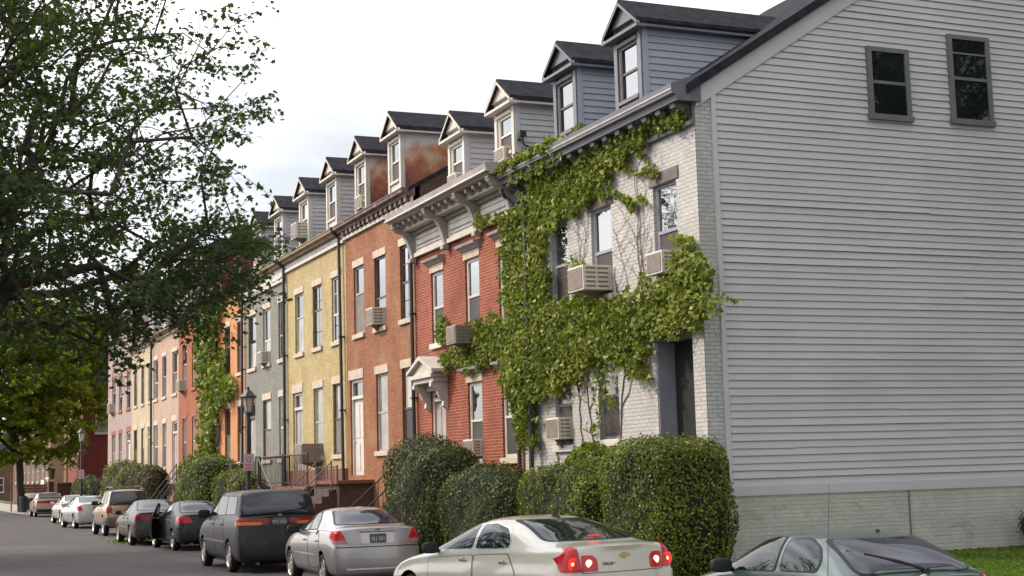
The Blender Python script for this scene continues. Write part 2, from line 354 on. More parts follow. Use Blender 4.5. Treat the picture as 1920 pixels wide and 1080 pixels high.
# ------------------------------------------------------------------ the ground
def sheet(name, pts, z, m):
    b = MB(); b.poly([(x, y, z) for x, y in pts]); o = b.build(name, m); return structure(o)
CURB = [(9.75, -30), (9.75, 30), (9.75, 45), (9.9, 60), (10.3, 75), (10.9, 88), (11.7, 99), (12.0, 104), (11.4, 108), (10.0, 109.5), (9.62, 111), (9.62, 135), (9.62, 230)]
g = MB(); g.quad((-600, -600, -.02), (900, -600, -.02), (900, 1400, -.02), (-600, 1400, -.02)); structure(g.build('ground', 'soil'))
road_pts = [(-2.6, -30)] + [(x, y) for x, y in CURB] + [(-2.6, 230)]
sheet('road', road_pts, 0.0, 'asphalt')
kb = MB()
for (x0, y0), (x1, y1) in zip(CURB, CURB[1:]):
    kb.prism([(x0, y0), (x0+.16, y0), (x1+.16, y1), (x1, y1)], 'z', -.015, .13)
structure(kb.build('kerb', 'concrete'))
kl = MB(); kl.box(-2.76, -2.6, -30, 230, -.015, .13); structure(kl.build('kerb', 'concrete'))
sheet('pavement', [(x+.16, y) for x, y in CURB] + [(13.2, 230), (13.2, 112), (11.4+2, 104), (11.25, 60), (11.25, -30)], .125, 'concrete')
sheet('pavement', [(-5.2, -30), (-2.76, -30), (-2.76, 230), (-5.2, 230)], .125, 'concrete')
sheet('front_yard', [(11.25, -30), (13.2, -30), (13.2, 104), (13.4, 104), (11.25, 60)], .129, 'soil')
lw = MB()
lw.quad((11.3, -30, .14), (13.2, -30, .30), (13.2, 22.55, .30), (11.3, 22.55, .14)); lw.quad((13.2, -30, .30), (60, -30, .62), (60, 22.63, .62), (13.2, 22.63, .30))
structure(lw.build('lawn', 'lawn'))
# ------------------------------------------------------------------ houses
ZO = -.05      # heights below are read with the eye at 2.12
def boards(mb, X0, X1, zlist, Y, sgn, t=.022, jit=0):
    pass
def window(parent, y0, y1, z0, z1, X=FX, frame='white_trim', rev=.15, sill='stone', lint='stone', casing=.06, hood=None, glass='glass', lower='screen', lh=.18, lw=.06, muntin=False, sillm=None, split=.5, hoodm='grey_trim'):
    """a two-sash window in the front wall between y0 and y1"""
    f = MB(); Xb = X + rev
    c = casing
    f.box(Xb-.03, Xb+.02, y0, y0+c, z0, z1); f.box(Xb-.03, Xb+.02, y1-c, y1, z0, z1)
    f.box(Xb-.03, Xb+.02, y0+c, y1-c, z1-c, z1); f.box(Xb-.03, Xb+.02, y0+c, y1-c, z0, z0+c)
    zm = z0 + (z1-z0)*split
    f.box(Xb-.035, Xb+.02, y0+c, y1-c, zm-.03, zm+.03)
    s = .025
    for (a, b, dx) in ((z0+c, zm-.03, -.022), (zm+.03, z1-c, -.010)):
        f.box(Xb+dx, Xb+.02, y0+c, y0+c+s, a, b); f.box(Xb+dx, Xb+.02, y1-c-s, y1-c, a, b)
    if muntin:
        ym = (y0+y1)/2; f.box(Xb-.012, Xb+.01, ym-.012, ym+.012, z0+c, z1-c)
        for q in (.25, .75):
            zz = z0+(z1-z0)*q; f.box(Xb-.012, Xb+.01, y0+c+s, ym-.012, zz-.012, zz+.012); f.box(Xb-.012, Xb+.01, ym+.012, y1-c-s, zz-.012, zz+.012)
    fo = f.build('window', frame, parent)
    MB().box(Xb+.0, Xb+.008, y0+c+s, y1-c-s, zm+.03, z1-c).build('pane', glass, fo)
    MB().box(Xb-.012, Xb-.004, y0+c+s, y1-c-s, z0+c, zm-.03).build('pane', lower, fo)
    if sill: MB().box(X-.07, Xb-.031, y0-.07, y1+.07, z0-.14, z0).build('sill', sillm or sill, fo, bevel=.008)
    if lint: MB().box(X-.025, X+.1, y0-lw-.03, y1+lw+.03, z1+.001, z1+lh).build('lintel', lint, fo, bevel=.008)
    if hood:
        h = MB(); zz = z1+lh
        h.prism([(X, zz), (X-.06, zz+.01), (X-.10, zz+.05), (X-.20, zz+.10), (X-.22, zz+.16), (X, zz+.19)], 'y', y0-.17, y1+.17)
        h.build('lintel_hood', hoodm, fo)
    return fo
def wall(parent, y0, y1, z0, z1, holes, m, X=FX, thick=.3, rev=.085):
    """front wall as a sheet with real openings and their reveals; holes: (y0,y1,z0,z1)"""
    b = MB()
    ys = sorted({y0, y1} | {h[0] for h in holes} | {h[1] for h in holes}); zs = sorted({z0, z1} | {h[2] for h in holes} | {h[3] for h in holes})
    for a, c in zip(ys, ys[1:]):
        for d, e in zip(zs, zs[1:]):
            ym, zm = (a+c)/2, (d+e)/2
            if any(h[0] < ym < h[1] and h[2] < zm < h[3] for h in holes): continue
            b.quad((X, a, d), (X, a, e), (X, c, e), (X, c, d))
    for h in holes:
        r = h[4] if len(h) > 4 else rev+.05
        a, c, d, e = h[:4]
        b.quad((X, a, d), (X+r, a, d), (X+r, a, e), (X, a, e)); b.quad((X, c, d), (X, c, e), (X+r, c, e), (X+r, c, d))
        b.quad((X, a, e), (X+r, a, e), (X+r, c, e), (X, c, e)); b.quad((X, a, d), (X, c, d), (X+r, c, d), (X+r, a, d))
    return b.build('wall', m, parent)
def door(parent, y0, y1, z0, z1, X=FX, m='white_trim', frame='white_trim', rev=.2, ztr=None, lint='stone', steps=True, lh=.26):
    ztr = ztr or z1-.55
    Xb = X+rev
    f = MB(); c = .09
    f.box(Xb-.06, Xb+.02, y0, y0+c, z0, z1); f.box(Xb-.06, Xb+.02, y1-c, y1, z0, z1); f.box(Xb-.06, Xb+.02, y0+c, y1-c, z1-c, z1)
    f.box(Xb-.09, Xb+.02, y0+c, y1-c, ztr-.05, ztr+.05)
    fo = f.build('door_frame', frame, parent)
    d = MB(); a, b = y0+c, y1-c
    d.box(Xb, Xb+.03, a, b, z0, ztr-.05)
    for p, q in ((.08, .46), (.54, .92)):
        for r0, r1 in ((.06, .42), (.48, .94)):
            d.box(Xb-.015, Xb-.001, a+(b-a)*p, a+(b-a)*q, z0+(ztr-z0)*r0, z0+(ztr-.05-z0)*r1)
    d.build('door', m, fo)
    MB().box(Xb+.0, Xb+.01, a, b, ztr+.05, z1-c).build('transom_pane', 'glass', fo)
    MB().lathe([(0, 0), (.03, -.01), (.03, -.05), (0, -.06)], (Xb-.0, b-.12, z0+1.0), 'x', 10).build('handle', 'chrome', fo)
    if lint: MB().box(X-.025, X+.1, y0-.1, y1+.1, z1+.001, z1+lh).build('lintel', lint, fo, bevel=.008)
    return fo
def dormer(parent, y0, y1, zb, zt, za, side, front, roofm, X=13.65, Xr=17.2, slope=.577, zr0=9.0, clap=True, glass='glass', win='grey_trim', lower='screen', ow=.2, white=False):
    """y0..y1 dormer body, zb base of its front, zt eaves, za apex; it runs back into the roof that starts at (FX, zr0)"""
    rz = lambda x: zr0 + (x-FX)*slope
    b = MB(); ym = (y0+y1)/2
    # front with corner posts
    w0, w1 = y0+.2, y1-.2; wz0, wz1 = zb+.18, zt-.42
    b.box(X, X+.1, y0, w0, zb-.4, zt); b.box(X, X+.1, w1, y1, zb-.4, zt)
    b.box(X, X+.1, w0, w1, wz1, zt); b.box(X, X+.1, w0, w1, zb-.4, wz0)
    b.box(X-.04, X-.001, y0-.01, y0+.13, zb-.3, zt); b.box(X-.04, X-.001, y1-.13, y1+.01, zb-.3, zt)
    b.box(X-.05, X-.002, w0-.05, w1+.05, wz1+.02, wz1+.09); b.box(X-.06, X-.002, w0-.06, w1+.06, wz0-.07, wz0-.001)
    b.box(X-.03, X-.002, y0+.14, y1-.14, zt-.16, zt-.10)
    do = b.build('dormer', front, parent)
    # cheeks
    for y, s in ((y0, -1), (y1, 1)):
        ck = MB(); zc = zt-.02; k = 0
        step = .14
        z = zb-.35
        xe = X + .1
        if clap:
            while z < zc:
                z2 = min(z+step, zc); xend = FX + (z2-zr0)/slope + .12; jz = .004*math.sin(z*37+y)
                if xend > xe+.05: ck.prism([(y-s*.02 if 0 else y - s*.01, z2), (y+s*.008, z2), (y+s*.030, z+jz), (y-s*.01, z+jz)], 'x', xe, max(xend, xe+.06))
                z = z2
            ck.box(X+.0, X+.12, min(y, y+s*.035), max(y, y+s*.035), zb-.35, zc)
        else:
            xend = FX + (zc-zr0)/slope + .1
            ck.prism([(X+.1, zc), (xend, zc), (X+.1, rz(X+.1)-.1)], 'y', y-.01, y+.02*s)
        ck.build('cheek', side, do)
    # gable roof
    o = ow; Xf = X-.20
    xr = FX + (za-zr0)/slope + .2; zl = zt-.06; xl = FX + (zl-zr0)/slope + .35
    sl = (za-zt)/(ym-y0)
    zl = zt - o*sl
    xl = FX + (zt-zr0)/slope + .35
    r = MB(); th = .07
    for s, ye in ((-1, y0-o), (1, y1+o)):
        P = [(Xf, ym, za), (xr, ym, za), (xl, ye, zl), (Xf, ye, zl)]
        top = [(p[0], p[1], p[2]+th) for p in P]
        n = len(r.v); r.v += P + top
        r.f += [(n, n+1, n+2, n+3), (n+4, n+7, n+6, n+5), (n, n+3, n+7, n+4), (n+3, n+2, n+6, n+7), (n+1, n+5, n+6, n+2)]
    r.build('dormer_roof', roofm, do)
    g = MB(); g.prism([(y0+.02, zt-.001), (y1-.02, zt-.001), (ym, za-.02)], 'x', X-.11, X+.02)
    g.build('gable', front, do)
    t = MB()
    for s, ye in ((-1, y0-o), (1, y1+o)):
        q = [(ym, za), (ye, zl), (ye, zl-.06), (ym, za-.065)]
        t.prism(q, 'x', Xf-.02, Xf-.001)
    t.box(Xf-.02, X, y0-o, y1+o, zl-.11, zl-.05)
    for s, ye in ((-1, y0-o), (1, y1+o)): t.box(X, xl-.2, min(ye, ye-s*(o+.0)), max(ye, ye-s*o), zl-.10, zl-.055)
    t.build('eaves_trim', front, do)
    # window
    f = MB(); Xb = X+.05; c = .045
    f.box(Xb-.04, Xb+.02, w0, w0+c, wz0, wz1); f.box(Xb-.04, Xb+.02, w1-c, w1, wz0, wz1); f.box(Xb-.04, Xb+.02, w0+c, w1-c, wz1-c, wz1); f.box(Xb-.04, Xb+.02, w0+c, w1-c, wz0, wz0+c)
    zm = (wz0+wz1)/2; f.box(Xb-.03, Xb+.02, w0+c, w1-c, zm-.025, zm+.025)
    f.build('window_frame', win, do)
    MB().box(Xb, Xb+.01, w0+c, w1-c, zm+.025, wz1-c).build('pane', glass, do)
    MB().box(Xb, Xb+.01, w0+c, w1-c, wz0+c, zm-.025).build('pane', lower, do)
    return do
def shell(parent, y0, y1, zt, slope=.577, depth=14, zr=None, wallm='stoop_brick', zbase=.0, over=.0, roofm='shingle', near=True):
    """side walls, back and main roof of a row house; roof springs at zr on the front wall"""
    Xa, Xm, Xe = FX, FX+depth/2, FX+depth
    zrid = zr + (Xm-Xa)*slope
    r = MB(); th = .12
    ya, yb = y0-over, y1
    for (xa, za, xb, zb_) in ((Xa-.15, zr-.15*slope, Xm, zrid), (Xm, zrid, Xe+.2, zrid-(Xe+.2-Xm)*slope)):
        r.prism([(xa, za), (xb, zb_), (xb, zb_+th), (xa, za+th)], 'y', ya, yb)
    r.build('roof', roofm, parent)
    s = MB()
    for yy, e in ((y0, .02), (y1-.02, .0)):
        s.prism([(Xa+.22, zbase), (Xe, zbase), (Xe, zr), (Xm, zrid-.005), (Xa+.22, zr+.22*slope-.005)], 'y', yy+e, yy+.18 if e else yy-.15)
    s.box(Xe-.2, Xe, y0+.2, y1-.2, zbase, zr-.01)
    s.build('side_wall', wallm, parent)
def pipe(parent, y, ztop, X=FX-.12, zb=.5, r=.055, lean=0, m='pipe'):
    p = MB(); p.path([(X-.25, y, ztop+.18), (X-.22, y, ztop+.05), (X, y, ztop-.15), (X, y+lean, zb)], r, 8)
    for z in (zb+1.3, zb+3.6, zb+5.9): p.box(X-.07, FX+.0, y-.075+lean*.5, y+.075+lean*.5, z, z+.05)
    return p.build('downspout', m, parent, smooth=False)
def cornice(parent, y0, y1, ztop, out, h, m, z_fr=None, frm=None, dent=None, dentm=None):
    c = MB(); X = FX
    c.prism([(X+.05, ztop-h), (X-out*.55, ztop-h), (X-out*.6, ztop-h*.75), (X-out*.92, ztop-h*.55), (X-out*.95, ztop-.03), (X-out, ztop-.03), (X-out, ztop), (X+.05, ztop+.03)], 'y', y0, y1)
    co = c.build('cornice', m, parent)
    if z_fr is not None:
        f = MB(); f.box(X-.05, X-.002, y0+.01, y1-.01, z_fr, ztop-h-.002); f.box(X-.09, X-.051, y0+.01, y1-.01, z_fr, z_fr+.09); f.box(X-.07, X-.051, y0+.01, y1-.01, z_fr+.16, z_fr+.2)
        f.build('frieze', frm or m, parent)
    if dent:
        n = int((y1-y0)/dent)
        for i in range(n):
            yy = y0+(i+.5)*(y1-y0)/n; MB().box(X-out*.5, X-.052, yy-dent*.25, yy+dent*.25, ztop-h-.13, ztop-h-.003).build('modillion', dentm or m, parent)
    return co
FLOORB = dict(z2=(6.42, 8.50), z1=(2.82, 5.06))
FLOORA = dict(z2=(5.62, 7.40), z1=(2.60, 4.32))
def zz(p): return (p[0]+ZO, p[1]+ZO)

def ac(y, z, X=FX, w=.62, h=.42, d=.45, label='', m='ac_cream', rev=.12, group='window air conditioners'):
    t = empty('air_conditioner', (X+rev-.02, y, z)); tag(t, label, 'air conditioner', group)
    a, b = y-w/2, y+w/2; x0, x1 = X-d, X+rev-.02
    MB().box(x0, x1, a, b, z, z+h).build('casing', 'ac_metal' if m != 'ac_cream' else m, t, bevel=.012)
    g = MB(); g.box(x0-.012, x0-.001, a+.04, b-.04, z+.04, z+h-.04)
    g.build('grille', 'ac_grille', t)
    v = MB()
    for i in range(5):
        q = z+.06+i*(h-.14)/4; v.box(x0+.06, x0+d*.45, a-.006, a-.001, q, q+.035); v.box(x0+d*.52, x0+d*.9, a-.006, a-.001, q, q+.035)
    v.build('side_vents', 'ac_grille', t)
    s = MB(); s.prism([(x0+.05, z-.001), (X-.01, z-.001), (X-.01, z-.2), (X-.06, z-.2)], 'y', y-.02, y+.02); s.build('bracket', 'ac_metal', t)
    return t

# ---- house 1: white painted brick with clapboard gable
H1 = empty('row_house', (FX, 22.64, 0)); tag(H1, 'white painted brick end house with a grey clapboard gable wall and ivy over its front', 'house', 'row houses along the street')
a0, a1 = 22.64, 30.72
hz2, hz1 = zz(FLOORA['z2']), zz(FLOORA['z1'])
w2 = [(23.40, 24.30), (26.06, 26.98), (28.12, 28.95)]
dY0, dY1, dZ0, dZ1 = 23.05, 24.42, 1.25, 4.42
holes = [(a, b, hz2[0]-.02, hz2[1]) for a, b in w2] + [(26.0, 26.9, 2.66, 4.38), (28.15, 29.0, 2.60, 4.30), (dY0, dY1, dZ0, dZ1, .42)]
wall(H1, a0, a1, .1, 8.62, holes, 'paint_brick')
for i, (a, b) in enumerate(w2): window(H1, a, b, hz2[0]-.02, hz2[1], frame='lavender' if i < 2 else 'lavender', sill='white_trim', lint='dark_stone', lh=.24, lw=.08, rev=.09, split=.5)
window(H1, 26.0, 26.9, 2.66, 4.38, frame='slate_trim', glass='glass_pale', sill='white_trim', lint=None, rev=.09)
window(H1, 28.15, 29.0, 2.60, 4.30, frame='slate_trim', glass='glass_pale', sill='white_trim', lint=None, rev=.09)
MB().box(FX-.03, FX+.12, dY0-.12, dY1+.12, dZ1+.001, dZ1+.26).build('lintel', 'dark_stone', H1, bevel=.02)
pr = MB(); pr.box(FX+.02, FX+.38, dY1-.03, dY1-.004, dZ0, dZ1-.01); pr.build('porch_lining', 'lavender', H1)
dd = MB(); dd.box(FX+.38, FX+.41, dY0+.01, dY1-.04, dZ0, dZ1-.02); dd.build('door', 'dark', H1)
MB().box(FX+.0, FX+.37, dY0+.005, dY1-.035, dZ0-.1, dZ0).build('threshold', 'concrete', H1)
shell(H1, a0, a1, 8.6, slope=.645, zr=8.84, over=.0, wallm='stucco_base')
# H1 cornice: slate grey box cornice with blocks
ztop = 8.92
c = MB(); c.prism([(FX+.1, ztop-.32), (FX-.40, ztop-.32), (FX-.42, ztop-.22), (FX-.50, ztop-.20), (FX-.52, ztop-.02), (FX-.46, ztop), (FX+.1, ztop+.22)], 'y', a0-.10, a1-.02); c.build('cornice', 'slate_trim', H1)
MB().box(FX-.52, FX-.501, a0-.10, a1-.02, ztop-.14, ztop-.105).build('gutter_strip', 'grey_trim', H1)
f = MB(); f.box(FX-.04, FX-.002, a0, a1-.02, 8.20, ztop-.322); f.box(FX-.08, FX-.041, a0, a1-.02, 8.20, 8.28); f.build('frieze', 'slate_trim', H1)
n = 15
for i in range(n):
    yy = a0+.18+i*(a1-a0-.4)/(n-1); MB().prism([(FX-.041, ztop-.325), (FX-.36, ztop-.325), (FX-.34, ztop-.40), (FX-.12, ztop-.50), (FX-.041, ztop-.60)], 'y', yy-.09, yy+.09).build('bracket', 'slate_trim', H1)
# gable wall of H1
GY = 22.64; slope = .645
rake = lambda x: 8.86 + (x-FX)*slope if x < FX+7 else 8.86 + 7*slope - (x-FX-7)*slope
sd = MB(); se = MB(); z = 1.54+.16; rr = random.Random(3)
xs0, xs1 = 13.84, 27.36
while z < 13.1:
    z2 = z+.1335
    tz = z+.06
    xl = xs0 if tz < rake(xs0)-.28 else FX + (tz+.28-8.86)/slope
    xrr = xs1 if tz < rake(xs1)-.28 else FX+14 - (tz+.28-8.86)/slope
    if xrr-xl > .3:
        cuts = sorted([xl, xrr] + [x for x in (rr.uniform(14.5, 22.5), rr.uniform(14.5, 22.5)) if xl+.4 < x < xrr-.4 and rr.random() < .5])
        for p, q in zip(cuts, cuts[1:]):
            j = rr.uniform(-.006, .006); o = rr.uniform(0, .005) + (rr.uniform(.002, .007) if rr.random() < .16 else 0); wv = rr.uniform(.001, .006); ph = rr.uniform(0, 6); seg = max(1, int((q-p)/1.2)); 
            for t in range(seg):
                u0, u1 = p+(q-p)*t/seg + (.002 if t == 0 else 0), p+(q-p)*(t+1)/seg
                h0 = j+wv*math.sin(u0*1.1+ph); h1 = j+wv*math.sin(u1*1.1+ph)
                ed = .0035+.5*max(0, o-.005); b0, b1 = (u0, GY-.022-o, z+h0+ed), (u1, GY-.022-o, z+h1+ed)
                n = len(sd.v)
                sd.v += [(u0, GY-.004, z2+.012), (u1, GY-.004, z2+.012), b1, b0, (u0, GY-.004, z+h0+ed), (u1, GY-.004, z+h1+ed)]
                sd.f += [(n, n+3, n+2, n+1)]
                se.quad((u0, GY-.0225-o, z+h0+ed), (u1, GY-.0225-o, z+h1+ed), (u1, GY-.0225-o, z+h1), (u0, GY-.0225-o, z+h0)); se.quad((u0, GY-.0225-o, z+h0), (u1, GY-.0225-o, z+h1), (u1, GY-.003, z+h1), (u0, GY-.003, z+h0))  # lower lip and underside of the board, shade put into their colour
    z = z2
cb_ = sd.build('clapboards', 'siding', H1); se.build('board_shadow_edges', 'lap_shadow', cb_)
tr = MB()
tr.box(13.74, 13.838, GY-.045, GY+.1, 1.54, rake(13.74)-.3); tr.box(xs0-.001, xs1, GY-.036, GY+.02, 1.535, 1.54+.17)
tr.prism([(13.42, rake(13.42)-.02), (20.4, rake(20.4)-.02), (20.4, rake(20.4)-.36), (13.42, rake(13.42)-.36)], 'y', GY-.05, GY-.002)
tr.prism([(20.4, rake(20.4)-.02), (27.4, rake(27.4)-.02), (27.4, rake(27.4)-.36), (20.4, rake(20.4)-.36)], 'y', GY-.05, GY-.002)
tr.build('corner_and_rake_boards', 'siding', H1)
MB().prism([(13.41, .1), (13.739, .1), (13.739, 8.9), (13.41, 8.75)], 'y', GY-.006, GY+.2).build('brick_return', 'paint_brick', H1)
MB().box(13.74, 27.38, GY-.012, GY+.2, .0, 1.534).build('foundation', 'stucco_base', H1)
MB().prism([(13.4, rake(13.4)-.0), (20.4, rake(20.4)), (20.4, rake(20.4)+.17), (13.2, rake(13.2)+.17), (13.2, rake(13.2)+.0)], 'y', GY-.16, GY+.02).build('roof_edge', 'shingle', H1)
def gwin(x0, x1, z0, z1, mt=False):
    f = MB(); c = .10; y = GY
    f.box(x0, x0+c, y-.085, y, z0, z1); f.box(x1-c, x1, y-.085, y, z0, z1); f.box(x0+c, x1-c, y-.085, y, z1-.09, z1); f.box(x0-.03, x1+.03, y-.10, y, z0-.05, z0+.06)
    zm = (z0+z1)/2; f.box(x0+c, x1-c, y-.065, y-.03, zm-.03, zm+.03)
    if mt:
        f.box(x0+c, x1-c, y-.062, y-.04, z0+(z1-z0)*.78, z0+(z1-z0)*.80)
    fo = f.build('window', 'slate_trim', H1)
    MB().box(x0+c, x1-c, y-.05, y-.04, zm+.03, z1-.09).build('pane', 'glass_dark', fo); MB().box(x0+c, x1-c, y-.058, y-.046, z0+.06, zm-.03).build('pane', 'glass_dark', fo)
gwin(17.22, 18.20, 8.60, 9.98); gwin(19.17, 20.20, 8.64, 10.40, True)
for (ya, yb) in ((24.95, 26.08), (27.92, 29.05)):
    dormer(H1, ya, yb, 9.22, 10.93, 11.36, 'siding_blue', 'slate_trim', 'shingle', zr0=8.86, win='dark_trim', slope=.645, lower='glass')
pipe(H1, 29.9, 8.45, X=FX-.2, r=.06)
MB().tube((17.62, GY-.03, .45), (17.62, GY-.03, 1.53), .014, .014, 6).build('crack_line', 'rail_grey', H1)  # thin tube standing for the vertical crack in the foundation
ac(26.52, 5.62, label='cream air conditioner in the middle upper window of the ivy covered white house', w=.72, h=.50, d=.62)
ac(23.85, 5.62, label='cream air conditioner in the upper window nearest the corner of the white house', w=.60, h=.42, d=.28)
ac(28.55, 2.72, label='cream air conditioner in the ground floor window of the white house behind the hedge', w=.62, h=.46, d=.3)

# ---- house 2: bright red brick with the big bracketed cornice
H2 = empty('row_house', (FX, 30.72, 0)); tag(H2, 'bright red brick house with big white bracketed cornice and pediment over its door', 'house', 'row houses along the street')
b0, b1 = 30.72, 37.88
w2 = [(31.05, 31.97), (33.20, 34.14), (35.72, 36.62)]
w1 = [(31.05, 31.97), (33.20, 34.14)]
dr = (35.72, 36.78)
holes = [(a, b, hz2[0]-.1, hz2[1]) for a, b in w2] + [(a, b, 2.40, 4.28) for a, b in w1] + [(dr[0], dr[1], 1.45, 4.22)]
wall(H2, b0, b1, .1, 8.7, holes, 'red_brick')
for a, b in w2: window(H2, a, b, hz2[0]-.1, hz2[1], frame='pale_trim', sill='white_trim', lint='stone', hood=True, lh=.20, lw=.05, rev=.08, casing=.08, muntin=False)
for i, (a, b) in enumerate(w1): window(H2, a, b, 2.40, 4.28, frame='pale_trim', sill='stone', lint='stone', hood=True, lh=.20, lw=.05, rev=.08, casing=.08, lower='screen', glass='glass')
door(H2, dr[0], dr[1], 1.45, 4.22, m='grey_trim', frame='pale_trim', rev=.10, lint=None, ztr=4.0)
ym = sum(dr)/2
pd = MB(); pd.box(FX-.42, FX-.002, dr[0]-.24, dr[1]+.24, 4.42, 4.54); pd.box(FX-.50, FX-.002, dr[0]-.30, dr[1]+.30, 4.54, 4.64)
for s in (-1, 1):
    pd.prism([(ym, 5.02), (ym+s*.98, 4.66), (ym+s*.98, 4.74), (ym, 5.12)], 'x', FX-.54, FX-.002)
pd.prism([(ym-.80, 4.645), (ym+.80, 4.645), (ym, 4.99)], 'x', FX-.43, FX-.002)
pd.box(FX-.12, FX-.002, dr[0]-.1, dr[1]+.1, 4.23, 4.419)
for yy in (dr[0]-.12, dr[1]+.12):
    pd.prism([(FX-.002, 4.41), (FX-.45, 4.41), (FX-.47, 4.30), (FX-.30, 4.20), (FX-.22, 4.02), (FX-.12, 3.92), (FX-.14, 3.80), (FX-.002, 3.70)], 'y', yy-.07, yy+.07)
pd.build('door_pediment', 'pale_trim', H2)
shell(H2, b0, b1, 8.7, zr=8.86, wallm='stoop_brick')
zt = 9.10
c = MB(); c.prism([(FX+.1, zt-.26), (FX-.70, zt-.26), (FX-.74, zt-.20), (FX-.80, zt-.17), (FX-.84, zt-.02), (FX-.80, zt), (FX+.1, zt+.06)], 'y', b0-.10, b1+.08); c.build('cornice', 'grey_trim', H2)
MB().box(FX-.845, FX-.76, b0-.11, b1+.09, zt-.20, zt-.165).build('cornice_lip', 'white_trim', H2)
f = MB(); f.box(FX-.06, FX-.002, b0+.02, b1-.02, 7.95, zt-.262); f.box(FX-.12, FX-.061, b0+.02, b1-.02, 7.93, 8.04)
f.box(FX-.40, FX-.061, b0+.02, b1-.02, 8.64, zt-.264)
ys = [b0+.12, 33.0, 35.2, b1-.15]
for a, b in zip(ys, ys[1:]):
    f.box(FX-.09, FX-.061, a+.25, b-.25, 8.14, 8.20); f.box(FX-.09, FX-.061, a+.25, b-.25, 8.40, 8.46); f.prism([(FX-.061, 8.20), (FX-.11, 8.24), (FX-.11, 8.36), (FX-.061, 8.40)], 'y', a+.32, b-.32)
f.build('frieze', 'pale_trim', H2)
for y in ys:
    bk = MB()
    bk.prism([(FX-.061, zt-.265), (FX-.68, zt-.265), (FX-.70, zt-.38), (FX-.60, zt-.48), (FX-.42, zt-.52), (FX-.32, zt-.66), (FX-.24, zt-.86), (FX-.20, zt-1.0), (FX-.16, zt-1.14), (FX-.18, zt-1.22), (FX-.061, zt-1.34)], 'y', y-.085, y+.085)
    bk.box(FX-.22, FX-.05, y-.10, y+.10, zt-1.30, zt-1.2); bk.box(FX-.72, FX-.5, y-.10, y+.10, zt-.33, zt-.27)
    bk.build('bracket', 'grey_trim', H2)
dn = MB()
for i in range(62):
    y = b0+.1+i*(b1-b0-.2)/61; dn.box(FX-.17, FX-.0615, y-.03, y+.03, 8.53, 8.62)
for i in range(15):
    y = b0+.35+i*(b1-b0-.7)/14
    if min(abs(y-q) for q in ys) > .2: MB().prism([(FX-.401, 8.83), (FX-.62, 8.83), (FX-.60, 8.74), (FX-.401, 8.68)], 'y', y-.07, y+.07).build('modillion', 'grey_trim', H2)
dn.build('dentils', 'grey_trim', H2)
for (ya, yb), w in zip(((31.32, 32.48), (34.55, 35.70)), (0, 1)):
    dormer(H2, ya, yb, 9.45, 10.95, 11.38, 'siding_white', 'pale_trim', 'shingle', zr0=8.86, win='white_trim', glass='glass')
MB().box(17.0, 17.7, 32.9, 33.5, 10.5, 12.3).build('chimney', 'red_brick', H2)
pipe(H2, 30.80, 8.35, X=FX-.1, r=.052); pipe(H2, 37.95, 8.75, X=FX-.1, r=.055, lean=-.05)
ac(33.68, 5.20, label='grey brown box air conditioner on the red brick house above the ivy', w=.66, h=.46, d=.60, m='m2')
ac(33.68, 2.46, label='cream air conditioner in the ground floor window of the red brick house', w=.62, h=.42, d=.22)
ac(31.95, 9.42, X=13.65, label='small white air conditioner in the red brick house dormer nearest the white house', w=.6, h=.34, d=.18, rev=.05)
ac(35.15, 9.42, X=13.65, label='small white air conditioner in the dormer beside the rusty dormer', w=.6, h=.34, d=.18, rev=.05)

# ---- houses 3..10
z2, z1 = zz(FLOORB['z2']), zz(FLOORB['z1'])
def house(label, y0, y1, wallm, w2, w1, dr, lint='stone', frames='white_trim', eave=9.92, cor='gutter_gold', frz='pale_trim', zfr=9.45, dent=None, dorm=(), dside='siding_white', dfront='pale_trim', clap=True, doorm='white_trim', sillm=None, g2=None, storeys=2, doorframe='white_trim', lowers=None, out=.36, g1='glass_pale', droof='shingle', g3='glass'):
    h = empty('row_house', (FX, y0, 0)); tag(h, label, 'house', 'row houses along the street')
    holes = [(a, b, z2[0], z2[1]) for a, b in w2] + [(a, b, z1[0], z1[1]) for a, b in w1]
    if dr: holes.append((dr[0], dr[1], 2.10, z1[1]))
    top = eave-.2
    if storeys == 3: holes += [(a, b, 10.55, 11.98) for a, b in w2]; top = 12.5
    wall(h, y0, y1, .1, top, holes, wallm)
    fr = frames if isinstance(frames, (list, tuple)) else [frames]*3
    wr = random.Random(int(y0*10))
    for i, (a, b) in enumerate(w2): window(h, a, b, z2[0], z2[1], split=wr.choice((.5, .5, .42, .6)), muntin=wr.random() < .3, frame=fr[i % 3], lint=lint, sillm=sillm, sill='stone', glass=(g2 or g3), lower=wr.choice((lowers or 'screen', 'screen', 'glass', 'glass_pale')), lh=.22, lw=.05, rev=.085)
    for i, (a, b) in enumerate(w1): window(h, a, b, z1[0], z1[1], frame=fr[(i+1) % 3], lint=lint, sillm=sillm, sill='stone', glass=wr.choice((g1, g1, 'glass', 'blind')), lower=wr.choice(('screen', 'screen_grey', 'glass_pale')), lh=.24, lw=.05, rev=.085)
    if storeys == 3:
        for a, b in w2: window(h, a, b, 10.55, 11.98, frame='white_trim', lint=None, sill='stone', rev=.12)
    if dr: door(h, dr[0], dr[1], 2.10, z1[1], m=doorm, frame=doorframe, rev=.12, lint=lint, lh=.30)
    e = eave if storeys == 2 else 12.7
    shell(h, y0, y1, e, zr=e-.02, wallm=wallm if storeys == 3 else 'stoop_brick')
    cornice(h, y0+.005, y1-.005, e, out, .22, cor, (zfr if storeys == 2 else 12.2), frz, dent)
    for ya, yb in dorm: dormer(h, ya, yb, 10.36, 12.12, 12.56, dside, dfront, droof, zr0=e-.02, clap=clap, win='pale_trim')
    return h
